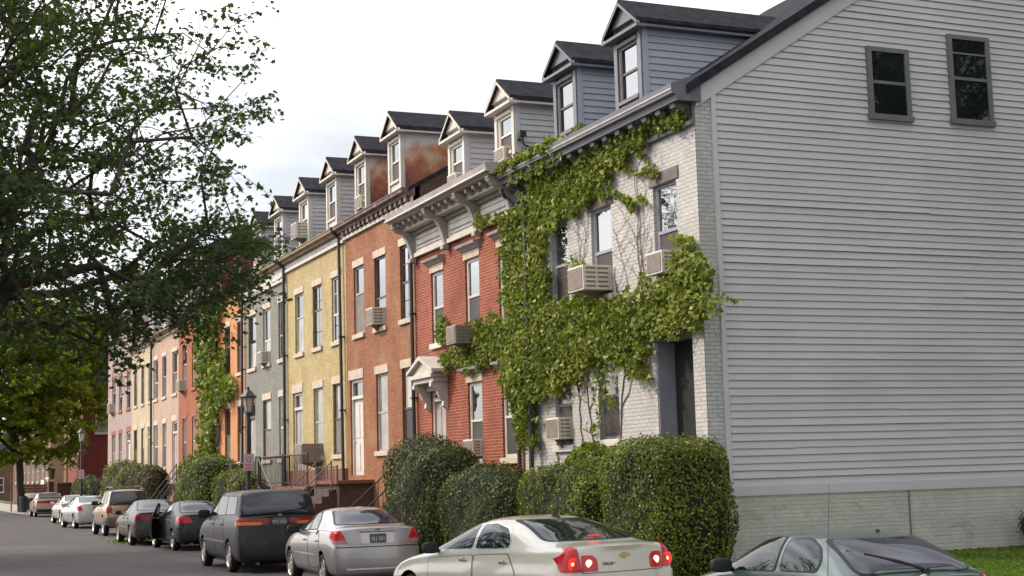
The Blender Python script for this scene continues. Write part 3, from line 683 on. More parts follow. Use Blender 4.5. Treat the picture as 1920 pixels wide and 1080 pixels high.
H3 = house('brown brick house with two rust stained dormers and a brown modillion cornice', 37.90, 44.38, 'brown_brick', [(38.15, 39.15), (40.45, 41.50), (42.55, 43.58)], [(38.20, 39.15), (40.42, 41.50)], (42.80, 44.12),
   frames=['dark_trim', 'dark_trim', 'grey_trim'], cor='gutter_brown', frz='pale_trim', dent=.42, dorm=((39.55, 40.68), (42.85, 44.0)), dside='rust_metal', clap=False, doorm='white_trim', g1='glass_pale', lowers='screen_grey')
H4 = house('pale yellow brick house with a big brown window box cooler by its door', 44.40, 51.80, 'yellow_brick', [(44.98, 46.02), (47.20, 48.32), (49.50, 50.62)], [(44.98, 46.02), (47.20, 48.32)], (49.75, 51.02),
   frames=['white_trim', 'dark_trim', 'grey_trim'], dorm=((46.05, 47.25), (49.50, 50.75)), doorm='grey_trim', doorframe='pale_trim', zfr=9.40, cor='gutter_gold')
H5 = house('grey painted brick house between the yellow house and the orange house', 51.82, 58.50, 'grey_brick', [(52.15, 53.0), (54.20, 55.35), (56.53, 57.80)], [(52.10, 53.0), (54.20, 55.45)], (56.72, 58.05),
   frames=['grey_trim', 'white_trim', 'dark_trim'], dorm=((53.10, 54.35), (56.55, 57.75)), doorm='grey_trim', doorframe='dark_trim', zfr=9.15)
H6 = house('orange painted brick house with crimson dormers and ivy on its far edge', 58.52, 65.30, 'orange_brick', [(58.85, 59.85), (61.15, 62.22), (63.55, 64.45)], [(58.85, 59.85), (61.15, 62.22)], (63.45, 64.60),
   frames=['dark_trim', 'dark_trim', 'dark_trim'], cor='gutter_brown', frz='orange_brick', dorm=((60.0, 61.2), (63.4, 64.6)), dside='crimson', dfront='crimson', doorm='grey_trim')
H7 = house('rust red brick house between the orange house and the pink house', 65.32, 72.70, 'rust_brick', [(66.05, 67.0), (68.35, 69.35), (70.65, 71.72)], [(68.35, 69.35), (70.65, 71.72)], (66.0, 67.1),
   lint='rust_stone', frames=['grey_trim', 'white_trim', 'grey_trim'], cor='gutter_brown', frz='rust_brick', dorm=((67.2, 68.4), (70.6, 71.8)), dside='siding_white', sillm='rust_stone')
H8 = house('pink stucco house with pale lintels and cast iron entrance stairs', 72.72, 80.10, 'pink_stucco', [(73.15, 74.40), (76.10, 77.28), (78.55, 79.75)], [(76.10, 77.18), (78.55, 79.75)], (73.15, 74.42),
   frames=['grey_trim', 'grey_trim', 'white_trim'], dorm=((74.0, 75.2), (77.4, 78.6)), doorm='grey_trim', eave=9.75)
H9 = house('cream stucco house between the pink house and the mauve house', 80.12, 87.28, 'cream_stucco', [(80.55, 81.55), (82.90, 83.92), (85.28, 86.50)], [(82.90, 83.92), (85.28, 86.50)], (80.45, 81.75),
   frames=['grey_trim', 'dark_trim', 'dark_trim'], dorm=((81.4, 82.6), (84.8, 86.0)), doorm='pale_trim', eave=9.75, g2='glass_pale')
H10 = house('tall mauve three storey house at the far end of the row', 87.30, 96.90, 'mauve_stucco', [(87.85, 89.20), (90.95, 92.28), (93.70, 95.15)], [(90.95, 92.28), (93.70, 95.15)], (87.80, 89.20),
   lint='rust_stone', frames=['grey_trim', 'grey_trim', 'grey_trim'], doorm='white_trim', storeys=3, g2='glass_pale', sillm='rust_stone')
pipe(H3, 44.75, 9.75, r=.052, lean=-.22); pipe(H4, 51.75, 9.75, r=.055); pipe(H5, 58.45, 9.75, r=.055); pipe(H8, 80.0, 9.6, r=.06)
ac(41.0, 6.42, label='cream air conditioner in the middle upper window of the brown brick house', w=.62, h=.50, d=.35)
ac(47.75, 2.55, label='large brown box cooler under the ground floor window of the yellow house', w=.95, h=.62, d=.70, m='m2')
ac(54.8, 6.38, label='small white air conditioner in the upper window of the grey house', w=.62, h=.44, d=.3)
ac(71.2, 6.35, label='air conditioner in the upper window of the rust red house', w=.75, h=.50, d=.35)
ac(94.45, 6.40, label='air conditioner in the upper window of the mauve house', w=.8, h=.55, d=.35)
ac(43.42, 10.28, X=13.65, label='white air conditioner in the rust stained dormer farther along the street', w=.62, h=.42, d=.15, rev=.05)
ac(50.12, 10.40, X=13.65, label='white air conditioner hanging out of the yellow house dormer', w=.75, h=.55, d=.42, rev=.05)

# ---- wall brackets for aerials on the dormers
def aerial(y, z, x, label, s=1.):
    t = empty('aerial_bracket', (x, y, z)); tag(t, label, 'aerial mount', 'aerial mounts on the dormers')
    b = MB(); b.path([(x, y, z), (x-.35*s, y-.05, z+.05), (x-.55*s, y-.10, z+.10), (x-.60*s, y-.10, z+.42)], .022, 6); b.build('arm', 'black_iron', t)
    b = MB(); b.box(x-.66*s, x-.50*s, y-.16, y-.06, z+.30, z+.42); b.box(x-.72*s, x-.62*s, y-.13, y-.08, z+.18, z+.24); b.build('clamp', 'black_iron', t)
aerial(31.28, 9.60, 14.35, 'dark aerial bracket on the cheek of the white dormer next to the white house')
aerial(53.05, 10.85, 14.2, 'dark aerial bracket on the near cheek of the grey house dormer', 1.3)
aerial(56.5, 10.55, 14.1, 'dark aerial bracket on the grey house dormer behind the tree leaves', 1.0)

# ---- stoops with railings (parts of their houses)
def railing(parent, pts, h=.95, step=.16, m='black_iron', top=.022, posts=True, name='railing', bal=.009):
    r = MB()
    for p, q in zip(pts, pts[1:]):
        p, q = Vector(p), Vector(q); r.tube(p+Vector((0, 0, h)), q+Vector((0, 0, h)), top, top, 6)
        r.tube(p+Vector((0, 0, .12)), q+Vector((0, 0, .12)), .012, .012, 6)
        n = max(1, int((q-p).length/step))
        for i in range(n+1):
            u = p+(q-p)*(i/n); r.tube(u, u+Vector((0, 0, h)), bal, bal, 5)
        if posts:
            for u in (p, q): r.tube(u-Vector((0, 0, .05)), u+Vector((0, 0, h+.05)), .024, .024, 6)
    return r.build(name, m, parent)
def stairs_along(parent, yt, ztop, x0, x1, n=8, tread=.30, sgn=-1, m='slab', name='steps'):
    s = MB(); rise = (ztop-.13)/n
    for i in range(n):
        y = yt + sgn*i*tread; z = ztop-(i+1)*rise
        s.box(x0, x1, min(y, y+sgn*tread), max(y, y+sgn*tread)-.001, .1, z)
    return s.build(name, m, parent)
def stairs_out(parent, y0, y1, ztop, xt, n=8, tread=.26, m='slab'):
    s = MB(); rise = (ztop-.13)/n
    for i in range(n):
        x = xt - i*tread; s.box(x-tread+.001, x, y0, y1, .1, ztop-(i+1)*rise)
    return s.build('steps', m, parent)
# yellow + brown landing
ld = MB(); ld.box(12.25, 13.39, 44.9, 51.3, .1, 1.70); ld.build('stoop', 'stoop_brick', H4)
MB().box(12.18, 13.39, 44.85, 51.35, 1.701, 1.80).build('landing', 'slab', H4)
MB().box(13.34, 13.398, 44.45, 51.75, 1.81, 2.32).build('base_course', 'slab', H4)
stairs_along(H4, 47.9, 1.70, 11.35, 12.17, n=7, tread=.42)
railing(H4, [(12.25, 51.2, 1.80), (12.25, 48.1, 1.80)], 1.0); railing(H4, [(12.25, 47.9, 1.80), (12.25, 44.95, 1.80)], 1.0)
railing(H4, [(11.42, 48.0, 1.75), (11.42, 45.2, .25)], 1.0); railing(H4, [(12.1, 51.2, 1.8), (13.3, 51.2, 1.8)], 1.0)
ld = MB(); ld.box(12.35, 13.39, 41.9, 44.6, .1, 1.86); ld.build('stoop', 'stoop_brick', H3)
MB().box(12.25, 13.39, 41.8, 44.65, 1.861, 1.96).build('landing', 'slab', H3)
stairs_out(H3, 42.2, 43.8, 1.9, 12.35, 9, .22, 'stoop_brick')
railing(H3, [(12.2, 42.15, 1.70), (10.6, 42.15, .2)], .8, 9, 'rail_grey'); railing(H3, [(12.2, 43.85, 1.70), (10.6, 43.85, .2)], .8, 9, 'rail_grey')
railing(H3, [(12.45, 44.5, 1.96), (12.45, 42.4, 1.96)], .4, .3)
ld = MB(); ld.box(12.3, 13.39, 52.2, 58.3, .1, 1.62); ld.build('stoop', 'stoop_brick', H5); MB().box(12.22, 13.39, 52.1, 58.35, 1.621, 1.70).build('landing', 'slab', H5)
stairs_along(H5, 54.5, 1.62, 11.5, 12.21, n=7, tread=.3, sgn=1)
railing(H5, [(12.3, 58.2, 1.7), (12.3, 54.4, 1.7)], .95); railing(H5, [(12.3, 54.4, 1.7), (12.3, 52.3, 1.7)], .95); railing(H5, [(11.5, 52.4, 1.7), (11.5, 55.6, .2)], .95, .5, 'rail_grey')
for Hh, ya, yb, dm in ((H6, 62.9, 65.1, 'slab'), (H7, 65.6, 67.6, 'slab'), (H9, 80.2, 82.4, 'concrete'), (H10, 87.5, 89.8, 'concrete'), (H2, 35.3, 37.3, 'slab')):
    zf = 1.95 if Hh is not H2 else 1.38
    MB().box(12.3, 13.39, ya, yb, .1, zf).build('stoop', 'stoop_brick', Hh); stairs_out(Hh, ya+.3, yb-.3, zf, 12.3, 7, .2, dm)
    railing(Hh, [(12.3, ya+.3, zf), (10.95, ya+.3, .2)], .85, .4); railing(Hh, [(12.3, yb-.3, zf), (10.95, yb-.3, .2)], .85, .4)
MB().box(12.2, 13.39, 72.9, 76.0, .1, 1.95).build('stoop', 'concrete', H8); stairs_out(H8, 73.1, 74.7, 1.95, 12.2, 8, .2, 'stoop_brick')
railing(H8, [(12.2, 73.1, 1.95), (10.6, 73.1, .2)], .9, .5, 'rail_grey'); railing(H8, [(12.2, 74.7, 1.95), (10.6, 74.7, .2)], .9, .5, 'rail_grey'); railing(H8, [(12.3, 79.6, 1.95), (12.3, 74.8, 1.95)], .9, .25, 'rail_grey')
MB().box(12.25, 13.39, 76.0, 80.0, .1, 1.9).build('terrace', 'stoop_brick', H8)
MB().box(12.3, 13.39, 22.9, 24.7, .0, 1.15).build('stoop', 'concrete', H1); stairs_out(H1, 23.0, 24.6, 1.15, 12.3, 5, .25, 'concrete')

# ------------------------------------------------------------------ far buildings
FB = empty('brick_building', (14.8, 121, 0)); tag(FB, 'dark red brick building across the side street behind the mauve house', 'building')
w = MB(); w.box(14.8, 34, 121, 131, 0, 15.0); w.build('wall', 'far_red', FB)
def flatwin(parent, x0, x1, z0, z1, Y, m='pale_trim', g='glass_pale'):
    f = MB(); f.box(x0, x0+.12, Y-.08, Y-.001, z0, z1); f.box(x1-.12, x1, Y-.08, Y-.001, z0, z1); f.box(x0+.12, x1-.12, Y-.08, Y-.001, z1-.12, z1); f.box(x0-.08, x1+.08, Y-.13, Y-.001, z0-.1, z0+.1); f.box(x0+.12, x1-.12, Y-.06, Y-.001, (z0+z1)/2-.05, (z0+z1)/2+.05)
    o = f.build('window', m, parent); MB().box(x0+.12, x1-.12, Y-.03, Y-.002, z0+.1, z1-.12).build('pane', g, o)
def sidewin(parent, y0, y1, z0, z1, X, m='pale_trim', g='glass'):
    f = MB(); f.box(X-.08, X-.001, y0, y0+.12, z0, z1); f.box(X-.08, X-.001, y1-.12, y1, z0, z1); f.box(X-.1, X-.001, y0-.1, y1+.1, z1-.05, z1+.25); f.box(X-.13, X-.001, y0-.1, y1+.1, z0-.15, z0); f.box(X-.06, X-.001, y0+.12, y1-.12, (z0+z1)/2-.05, (z0+z1)/2+.05)
    o = f.build('window', m, parent); MB().box(X-.03, X-.002, y0+.12, y1-.12, z0, z1-.06).build('pane', g, o)
for z0, z1_ in ((6.0, 8.75), (10.4, 12.8)):
    g = 'glass_pale' if z0 < 7 else 'screen'
    flatwin(FB, 15.75, 16.9, z0, z1_, 121, g=g, m='pale_trim' if z0 < 7 else 'dark_trim'); flatwin(FB, 19.5, 20.8, z0, z1_, 121, g=g)
for z0, z1_ in ((6.2, 8.6), (10.4, 12.6)):
    for y in (122.5, 125.5, 128.4): sidewin(FB, y, y+1.1, z0, z1_, 14.8, g='glass_pale')
sidewin(FB, 122.6, 123.6, 2.2, 4.4, 14.8, 'dark_trim'); MB().box(14.3, 14.79, 124.8, 126.2, 4.5, 4.8).build('door_canopy', 'dark_trim', FB)
cornice_ = MB(); cornice_.box(14.4, 34.2, 120.7, 131, 15.001, 15.5); cornice_.build('cornice', 'gutter_brown', FB)
FT = empty('brownstone_house', (14.7, 131, 0)); tag(FT, 'tan brownstone house with a bay window beyond the red brick building', 'building')
w = MB(); w.box(14.7, 30, 131.02, 142, 0, 13.0); w.build('wall', 'far_tan', FT)
w = MB(); w.prism([(14.69, 133), (13.7, 134), (13.7, 137), (14.69, 138)], 'z', 0.1, 8.6); w.build('bay_window', 'far_tan', FT)
for z0, z1_ in ((2.7, 4.8), (6.0, 8.0)):
    sidewin(FT, 134.3, 135.3, z0, z1_, 13.7); sidewin(FT, 135.8, 136.8, z0, z1_, 13.7)
sidewin(FT, 139.2, 140.6, 1.9, 4.6, 14.7, 'dark_trim', 'dark'); sidewin(FT, 139.2, 140.4, 6.0, 8.2, 14.7)
MB().box(13.2, 13.69, 134.2, 137, 1.9, 2.5).build('planter_box', 'pale_trim', FT)
FO = empty('brick_building', (14.7, 142, 0)); tag(FO, 'orange brick building farthest along the street behind the turning tree', 'building')
w = MB(); w.box(14.7, 30, 142.02, 185, 0, 11.0); w.build('wall', 'far_orange', FO)
for i in range(8):
    y = 144+i*5
    for z0, z1_ in ((2.4, 4.4), (6.0, 8.2)): sidewin(FO, y, y+1.3, z0, z1_, 14.7)
MB().box(14.2, 30, 142.02, 185, 11.001, 11.6).build('cornice', 'pale_trim', FO)
FS = empty('stone_house', (6, 215, 0)); tag(FS, 'small pale house closing the street at the far left edge', 'building')
MB().box(-6, 18.0, 215, 225, 0, 6.5).build('wall', 'far_tan', FS)
MB().prism([(214.5, 6.5), (225.5, 6.5), (220, 9.5)], 'x', -6.4, 18.4).build('roof', 'shingle', FS)
for x in (11.5, 14.5, 8.5, 5.5): flatwin(FS, x, x+1.4, 1.2, 3.2, 215, g='glass')
fn = empty('board_fence', (11, 127, 0)); tag(fn, 'reddish brown board fence behind the small turning tree', 'fence')
fb_ = MB()
for i in range(9): fb_.box(10.9, 12.6, 127, 127.05, .15+i*.22, .15+i*.22+.20)
fb_.build('boards', 'wood', fn)
fp = MB()
for x in (10.85, 11.75, 12.65): fp.box(x-.06, x+.06, 126.93, 127.12, .1, 2.2)
fp.build('posts', 'wood', fn)
bw = empty('brick_pier', (12.95, 126, 0)); tag(bw, 'orange brick gate pier with a pale cap beside the board fence', 'gate pier')
MB().box(12.75, 13.15, 125.8, 126.2, .1, 2.3).build('shaft', 'far_orange', bw); MB().box(12.65, 13.25, 125.7, 126.3, 2.3, 2.5).build('cap', 'pale_trim', bw); MB().lathe([(.0, 0), (.2, 0), (.32, .8), (.36, .85), (0, .85)], (12.95, 126, 2.5), n=8).build('urn', 'far_tan', bw)
yw = empty('garden_wall', (14, 125, 0)); tag(yw, 'dark red garden wall in front of the brick building', 'wall')
MB().box(13.3, 14.6, 124.8, 125.0, .1, 2.1).build('wall', 'stoop_brick', yw); MB().box(13.28, 14.62, 124.75, 125.05, 2.1, 2.2).build('coping', 'gutter_brown', yw)
gs = MB(); gs.quad((7.0, 185, .14), (14.6, 185, .14), (14.6, 214, .3), (-2, 214, .3)); structure(gs.build('verge', 'lawn'))

# ------------------------------------------------------------------ street furniture
def lamp(x, y, label, yaw=0, zt=4.62):
    t = empty('street_lamp', (x, y, .125)); tag(t, label, 'street lamp', 'lantern street lamps on the kerb')
    p = MB(); p.lathe([(.0, 0), (.17, 0), (.17, .12), (.12, .2), (.13, .7), (.085, .8), (.07, 1.0), (.05, 3.5), (.07, zt-.85), (.045, zt-.8), (0, zt-.8)], (x, y, .125), n=12); p.build('post', 'black_iron', t, smooth=True)
    z = zt-.72
    MB().lathe([(0, 0), (.11, 0), (.19, .42), (0, .42)], (x, y, z+.02), n=6).build('lantern_glass', 'frost', t)
    c = MB(); c.lathe([(.0, .0), (.13, 0), (.12, .03), (0, .03)], (x, y, z-.02), n=6); c.lathe([(.25, 0), (.26, .03), (.16, .13), (.08, .22), (.04, .25), (.04, .31), (0, .34)], (x, y, z+.44), n=6)
    for i in range(6):
        a = 2*math.pi*i/6; c.tube((x+.115*math.cos(a), y+.115*math.sin(a), z), (x+.2*math.cos(a), y+.2*math.sin(a), z+.45), .012, .012, 4)
    c.build('lantern_cap', 'black_iron', t)
    s = MB(); s.box(x-.17, x+.13, y-.10, y-.085, 2.32, 2.80); so = s.build('parking_sign', 'sign', t)
    q = MB(); q.lathe([(.055, 0), (.08, 0)], (x-.02, y-.104, 2.64), 'y', 16); q.box(x-.13, x+.09, y-.104, y-.101, 2.47, 2.50); q.box(x-.11, x+.07, y-.104, y-.101, 2.42, 2.44); q.box(x-.13, x+.09, y-.104, y-.101, 2.36, 2.385); q.build('sign_print', 'sign_red', so)
lamp(9.95, 43.0, 'near black lantern street lamp in front of the grey house with a pinkish parking sign', zt=4.72)
lamp(9.85, 81.0, 'distant lantern street lamp in front of the dark red building', zt=5.0)
sp = empty('street_sign', (9.9, 119, .12)); tag(sp, 'thin post with a faded orange sign blade beside the turning tree', 'street sign')
MB().tube((9.35, 119, .12), (9.35, 119, 4.35), .05, .05, 6).build('post', 'rail_grey', sp); MB().box(8.75, 9.6, 118.93, 118.98, 3.95, 4.3).build('sign_blade', 'orange_sign', sp)
for x, y, l in ((9.85, 114.5, 'dark litter bin on the corner beside the tree trunk'), (10.75, 113.5, 'dark green litter bin just behind the pinkish sedan')):
    t = empty('litter_bin', (x, y, .12)); tag(t, l, 'bin', 'litter bins on the far corner')
    MB().lathe([(0, 0), (.24, 0), (.30, .95), (.32, .97), (.32, 1.02), (.2, 1.02)], (x, y, .12), n=12).build('drum', 'bin', t, smooth=False)
    MB().lathe([(.31, 0), (.30, .08), (.18, .16), (0, .18)], (x, y, 1.14), n=12).build('lid', 'black_iron', t)

# ------------------------------------------------------------------ vegetation
def hedge(label, x0, x1, y0, y1, zt, n, size, m, e=4., zb=.1, lump=.07, seed=1, name='hedge', group='clipped hedges and bushes in the front yards', shape='rhomb', top=0, cat='hedge'):
    r_ = np.random.default_rng(seed)
    c = np.array([(x0+x1)/2, (y0+y1)/2, (zb+zt)/2]); R3 = np.array([(x1-x0)/2, (y1-y0)/2, (zt-zb)/2])
    t = empty(name, (c[0], c[1], zb)); tag(t, label, cat, group)
    def surf(d, k=1.):
        s = (np.abs(d)**e).sum(1)**(-1/e); p = d*s[:, None]
        nr = np.sign(p)*np.abs(p)**(e-1)/R3; nr /= np.linalg.norm(nr, axis=1)[:, None]
        q = c + p*R3*k
        b = lump*(np.sin(q[:, 0]*3.1+seed)*np.cos(q[:, 1]*2.3+1.7*seed)+.7*np.sin(q[:, 2]*4.3+q[:, 1]*1.9)+.5*np.sin(q[:, 1]*7.1+q[:, 2]*5.3+seed))
        return q + nr*b[:, None], nr
    # sample directions evenly over the stretched box: weight by mapping random points on a box
    f = r_.integers(0, 3, n*3); A = np.array([R3[1]*R3[2], R3[0]*R3[2], R3[0]*R3[1]]); f = r_.choice(3, n, p=A/A.sum())
    d = r_.uniform(-1, 1, (n, 3)); sgn = np.where(r_.random(n) < .5, -1, 1); d[np.arange(n), f] = sgn
    P, Nr = surf(d)
    P = P - Nr*(r_.random(n)**2.0*.16)[:, None] + Nr*np.where(r_.random(n) > .93, r_.random(n)*.07, 0)[:, None]
    P[:, 2] -= np.where(r_.random(n) > .97, .0, 0); ok = (P[:, 2] > zb) & ((P[:, 2] > zb+.55) | (r_.random(n) < .35+.65*(P[:, 2]-zb)/.55)); P, Nr = P[ok], Nr[ok]
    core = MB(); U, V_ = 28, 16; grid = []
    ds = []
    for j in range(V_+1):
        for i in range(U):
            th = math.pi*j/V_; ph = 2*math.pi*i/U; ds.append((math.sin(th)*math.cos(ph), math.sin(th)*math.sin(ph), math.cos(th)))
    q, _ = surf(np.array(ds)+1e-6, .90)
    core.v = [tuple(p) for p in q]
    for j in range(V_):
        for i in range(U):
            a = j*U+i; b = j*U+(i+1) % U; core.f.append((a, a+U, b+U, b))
    leafobj('foliage', P, Nr, size, m, t, r_, shape, extra=core)
    if name == 'hedge':
        st = MB()
        for i in range(5):
            sx, sy = c[0]+r_.uniform(-.4, .4)*R3[0], c[1]+r_.uniform(-.6, .6)*R3[1]; st.tube((sx, sy, -.0), (sx+r_.uniform(-.2, .2), sy+r_.uniform(-.2, .2), zb+R3[2]), .03, .02, 5)
        st.build('stems', 'bark', t)
    return t
hedge('big boxy green hedge at the white house corner behind the white sedan', 11.35, 12.95, 20.85, 23.25, 2.55, 26000, .055, 'leaf_hedge', 4.2, seed=3, lump=.05)
hedge('green clipped hedge behind the white sedan, left of the big boxy one', 11.45, 12.6, 23.75, 27.0, 2.17, 17000, .06, 'leaf_hedge', 4.5, seed=5, lump=.05)
hedge('low dull green rounded hedge between the silver sedan and the white sedan', 11.3, 12.7, 27.45, 31.2, 2.18, 16000, .06, 'leaf_hedge_dark', 3.4, seed=8, lump=.07)
hedge('tall dark round bush in front of the red brick house door', 11.35, 13.0, 31.55, 35.7, 2.95, 20000, .062, 'leaf_hedge_dark', 2.7, seed=11, lump=.08)
hedge('tall rounded hedge below the ivy of the orange house', 11.0, 13.1, 56.8, 61.6, 3.05, 12000, .09, 'leaf_hedge', 3.2, seed=13, lump=.08)
hedge('lower yellow green hedge behind the dark minivan and the street lamp', 11.0, 12.1, 48.9, 53.8, 2.40, 10000, .085, 'leaf_hedge_gold', 3.2, seed=17, lump=.07)
hedge('yellow green bush behind the reddish one near the end of the row', 11.2, 12.9, 76.5, 85.5, 3.15, 9000, .12, 'leaf_hedge_gold', 2.8, seed=19, lump=.1)
hedge('reddish green round bush beside the stairs of the pink house', 11.1, 12.7, 70.3, 75.6, 2.85, 8000, .11, 'leaf_hedge_red', 2.7, seed=23, lump=.1)
hedge('dark low bush at the end of the row before the red brick building', 11.9, 13.4, 97.5, 105, 2.55, 5000, .14, 'leaf_hedge_dark', 2.8, seed=29, lump=.1)
hedge('small dark shrub on the lawn at the foot of the clapboard wall', 19.75, 21.1, 21.2, 22.4, 1.12, 2500, .06, 'leaf_hedge_dark', 2.4, zb=.5, seed=31, name='bush')

def inpoly(x, y, poly):
    c = np.zeros(len(x), bool); n = len(poly)
    for i in range(n):
        x0, y0 = poly[i]; x1, y1 = poly[(i+1) % n]
        k = ((y0 > y) != (y1 > y)) & (x < (x1-x0)*(y-y0)/((y1-y0) if y1 != y0 else 1e-9)+x0); c ^= k
    return c
def ivy_points(poly_px, X, dens, depth, r_, edge=.10):
    P = [atX(px, py, X) for px, py in poly_px]; pl = [(p.y, p.z) for p in P]
    a = np.array(pl); lo, hi = a.min(0)-.15, a.max(0)+.15
    n = int(dens*(hi[0]-lo[0])*(hi[1]-lo[1]))
    u = r_.uniform(lo[0], hi[0], n); v = r_.uniform(lo[1], hi[1], n)
    w = edge*np.sin(u*9+v*4)+edge*.8*np.cos(v*11-u*5) + r_.normal(0, .05, n)
    k = inpoly(u + w, v + w*.7, pl)
    # gaps between overlapping sprays
    gp = np.sin(u*6.1+1.3*v)*np.sin(v*7.3-u*2.1) + .5*np.sin(u*13+v*9)
    k &= (gp < 1.1) | (r_.random(n) < .6)
    u, v = u[k], v[k]
    d = .03 + depth*r_.random(len(u))**1.1*(.75+.25*np.sin(u*23+v*17))
    return np.stack([X-d, u, v], 1)
rv = np.random.default_rng(5)
polys = [
 ([(940,318),(975,300),(1010,282),(1060,258),(1110,240),(1180,222),(1240,212),(1300,206),(1303,222),(1262,238),(1225,258),(1195,285),(1172,312),(1150,335),(1118,352),(1104,392),(1068,408),(1040,432),(1030,455),(1034,520),(1040,560),(1055,582),(1010,600),(962,620),(955,560),(950,480),(954,420),(985,380),(996,335),(985,322),(950,335)], 13.36, 956, .24),
 ([(1005,600),(1040,575),(1085,560),(1082,500),(1092,490),(1108,500),(1100,540),(1130,552),(1165,562),(1210,545),(1228,520),(1262,505),(1282,470),(1292,448),(1310,450),(1320,470),(1336,488),(1342,530),(1352,548),(1350,590),(1330,612),(1300,622),(1260,628),(1226,640),(1222,690),(1218,715),(1196,705),(1172,682),(1150,672),(1120,668),(1112,690),(1090,722),(1072,712),(1062,735),(1045,745),(1022,740),(1010,780),(1012,835),(995,845),(985,810),(975,760),(958,735),(955,690),(975,650)], 13.36, 985, .34),
 ([(826,640),(828,610),(838,596),(848,612),(856,632),(885,615),(905,600),(935,590),(965,598),(985,620),(985,680),(960,672),(930,680),(905,688),(885,700),(870,692),(850,684),(842,692),(830,688),(838,664),(860,650),(846,645)], 13.34, 870, .18),
 ([(955,690),(965,640),(1000,640),(1005,760),(1000,840),(985,850),(980,790),(955,740)], 13.30, 870, .22),
 ([(1118,672),(1150,672),(1145,735),(1152,742),(1158,750),(1140,765),(1138,800),(1125,826),(1112,826),(1122,780),(1120,720)], 13.34, 230, .12),
 ([(1150,352),(1165,362),(1190,372),(1210,366),(1212,380),(1196,386),(1188,398),(1176,382),(1160,370),(1140,366),(1112,372),(1100,388),(1096,372),(1120,358)], 13.36, 956, .10),
 ([(1160,306),(1185,318),(1210,318),(1236,310),(1234,322),(1205,328),(1182,326),(1160,318)], 13.36, 956, .08),
 ([(1190,290),(1196,276),(1210,292),(1222,298),(1212,300),(1200,292)], 13.36, 870, .08),
 ([(888,418),(905,408),(940,404),(968,398),(985,400),(985,415),(950,418),(920,420),(900,426)], 13.2, 870, .10),
 ([(1350,556),(1365,556),(1372,550),(1385,560),(1382,568),(1365,568),(1350,572)], 13.2, 870, .25),
]
P = [ivy_points(p, X, d, dp, rv) for p, X, d, dp in polys]
# along the gutter edge of the white house and the red cornice corner
gy = rv.uniform(27.6, 30.9, 900); gx = 12.87 + rv.normal(0, .05, 900); gz = 8.80 + .20*rv.random(900)**.7 + .05*np.sin(gy*8)
k = rv.random(900) < np.clip((gy-27.6)/1.2+.25, 0, 1); P.append(np.stack([gx, gy, gz], 1)[k])
gy = rv.uniform(27.4, 30.2, 500); P.append(np.stack([12.9+.1*rv.random(500), gy, 8.45+.4*rv.random(500)+.03*np.sin(gy*9)], 1)[rv.random(500) < .6])
# mound at the foot
n = 2600; d = rv.normal(0, 1, (n, 3)); d /= np.linalg.norm(d, axis=1)[:, None]; d[:, 2] = np.abs(d[:, 2])
P.append(np.array([12.95, 26.4, 1.5]) + d*np.array([.5, 1.25, 1.12])*(1-.12*rv.random(n))[:, None])
# over the corner, hanging free
n = 700; P.append(np.stack([13.38-.32*rv.random(n)**1.4, 22.50+.65*rv.random(n), 4.75+.85*rv.random(n)**1.1], 1))
P = np.vstack(P)
P = P[~((P[:, 1] > 26.15) & (P[:, 1] < 26.90) & (P[:, 2] > 5.5) & (P[:, 2] < 6.15))]
P = P[~((P[:, 1] > 28.25) & (P[:, 1] < 28.86) & (P[:, 2] > 2.65) & (P[:, 2] < 3.2))]
P = P[~((P[:, 1] > 23.42) & (P[:, 1] < 24.25) & (P[:, 2] > 5.5) & (P[:, 2] < 6.25))]
iv = empty('ivy', (13.3, 27, .2)); tag(iv, 'yellow green ivy climbing over the white house front and onto the red brick house', 'climbing plant')
leafobj('foliage', P, np.tile(np.array([[-.85, -.25, .35]]), (len(P), 1)), .092, 'leaf_ivy', iv, rv, 'ivy', .4)
st = MB(); rs = random.Random(11)
def vine(y, z, dy, dz, n, r, depth=0):
    p = Vector((13.385, y, z))
    for i in range(n):
        dy2 = dy + rs.uniform(-.07, .07); q = p + Vector((0, dy2, dz+rs.uniform(-.03, .03)))
        if not (22.75 < q.y < 30.6) or q.z > 8.1 or q.z < .3: break
        if any(a-.02 < q.y < b+.02 and c-.1 < q.z < d for a, b, c, d in ((23.4, 24.3, 5.5, 7.5), (26.06, 26.98, 5.5, 7.5), (28.1, 29, 5.5, 7.5), (26.0, 26.9, 2.6, 4.4), (28.1, 29.0, 2.6, 4.4), (23, 24.45, 1, 4.45))): break
        st.tube(p, q, r*(1-.5*i/n), r*(1-.5*(i+1)/n), 4, False)
        if depth < 2 and rs.random() < .28: vine(q.y, q.z, rs.choice((-1, 1))*abs(rs.uniform(.05, .16)), rs.uniform(.02, .14), rs.randint(3, 9), r*.6, depth+1)
        p = q
for k_ in range(20): vine(rs.uniform(24.5, 28.0), rs.uniform(4.2, 5.5), rs.uniform(-.06, .05), rs.uniform(.13, .19), rs.randint(10, 20), .008)
for k_ in range(5): vine(rs.uniform(26.2, 28.6), .4, rs.uniform(-.04, .05), .2, 22, .02)
st.build('vine_stems', 'vine', iv)
iv2 = empty('ivy', (13.3, 65, .2)); tag(iv2, 'green ivy column climbing between the orange house and the rust red house', 'climbing plant')
P2 = np.vstack([ivy_points([(384,572),(400,560),(414,575),(408,640),(414,690),(432,700),(448,715),(446,740),(430,755),(415,770),(410,800),(408,862),(384,862),(388,800),(384,740),(380,690),(376,630)], 13.3, 190, .45, rv, .12), ivy_points([(415,690),(420,655),(428,640),(424,665),(426,695)], 13.3, 150, .15, rv)])
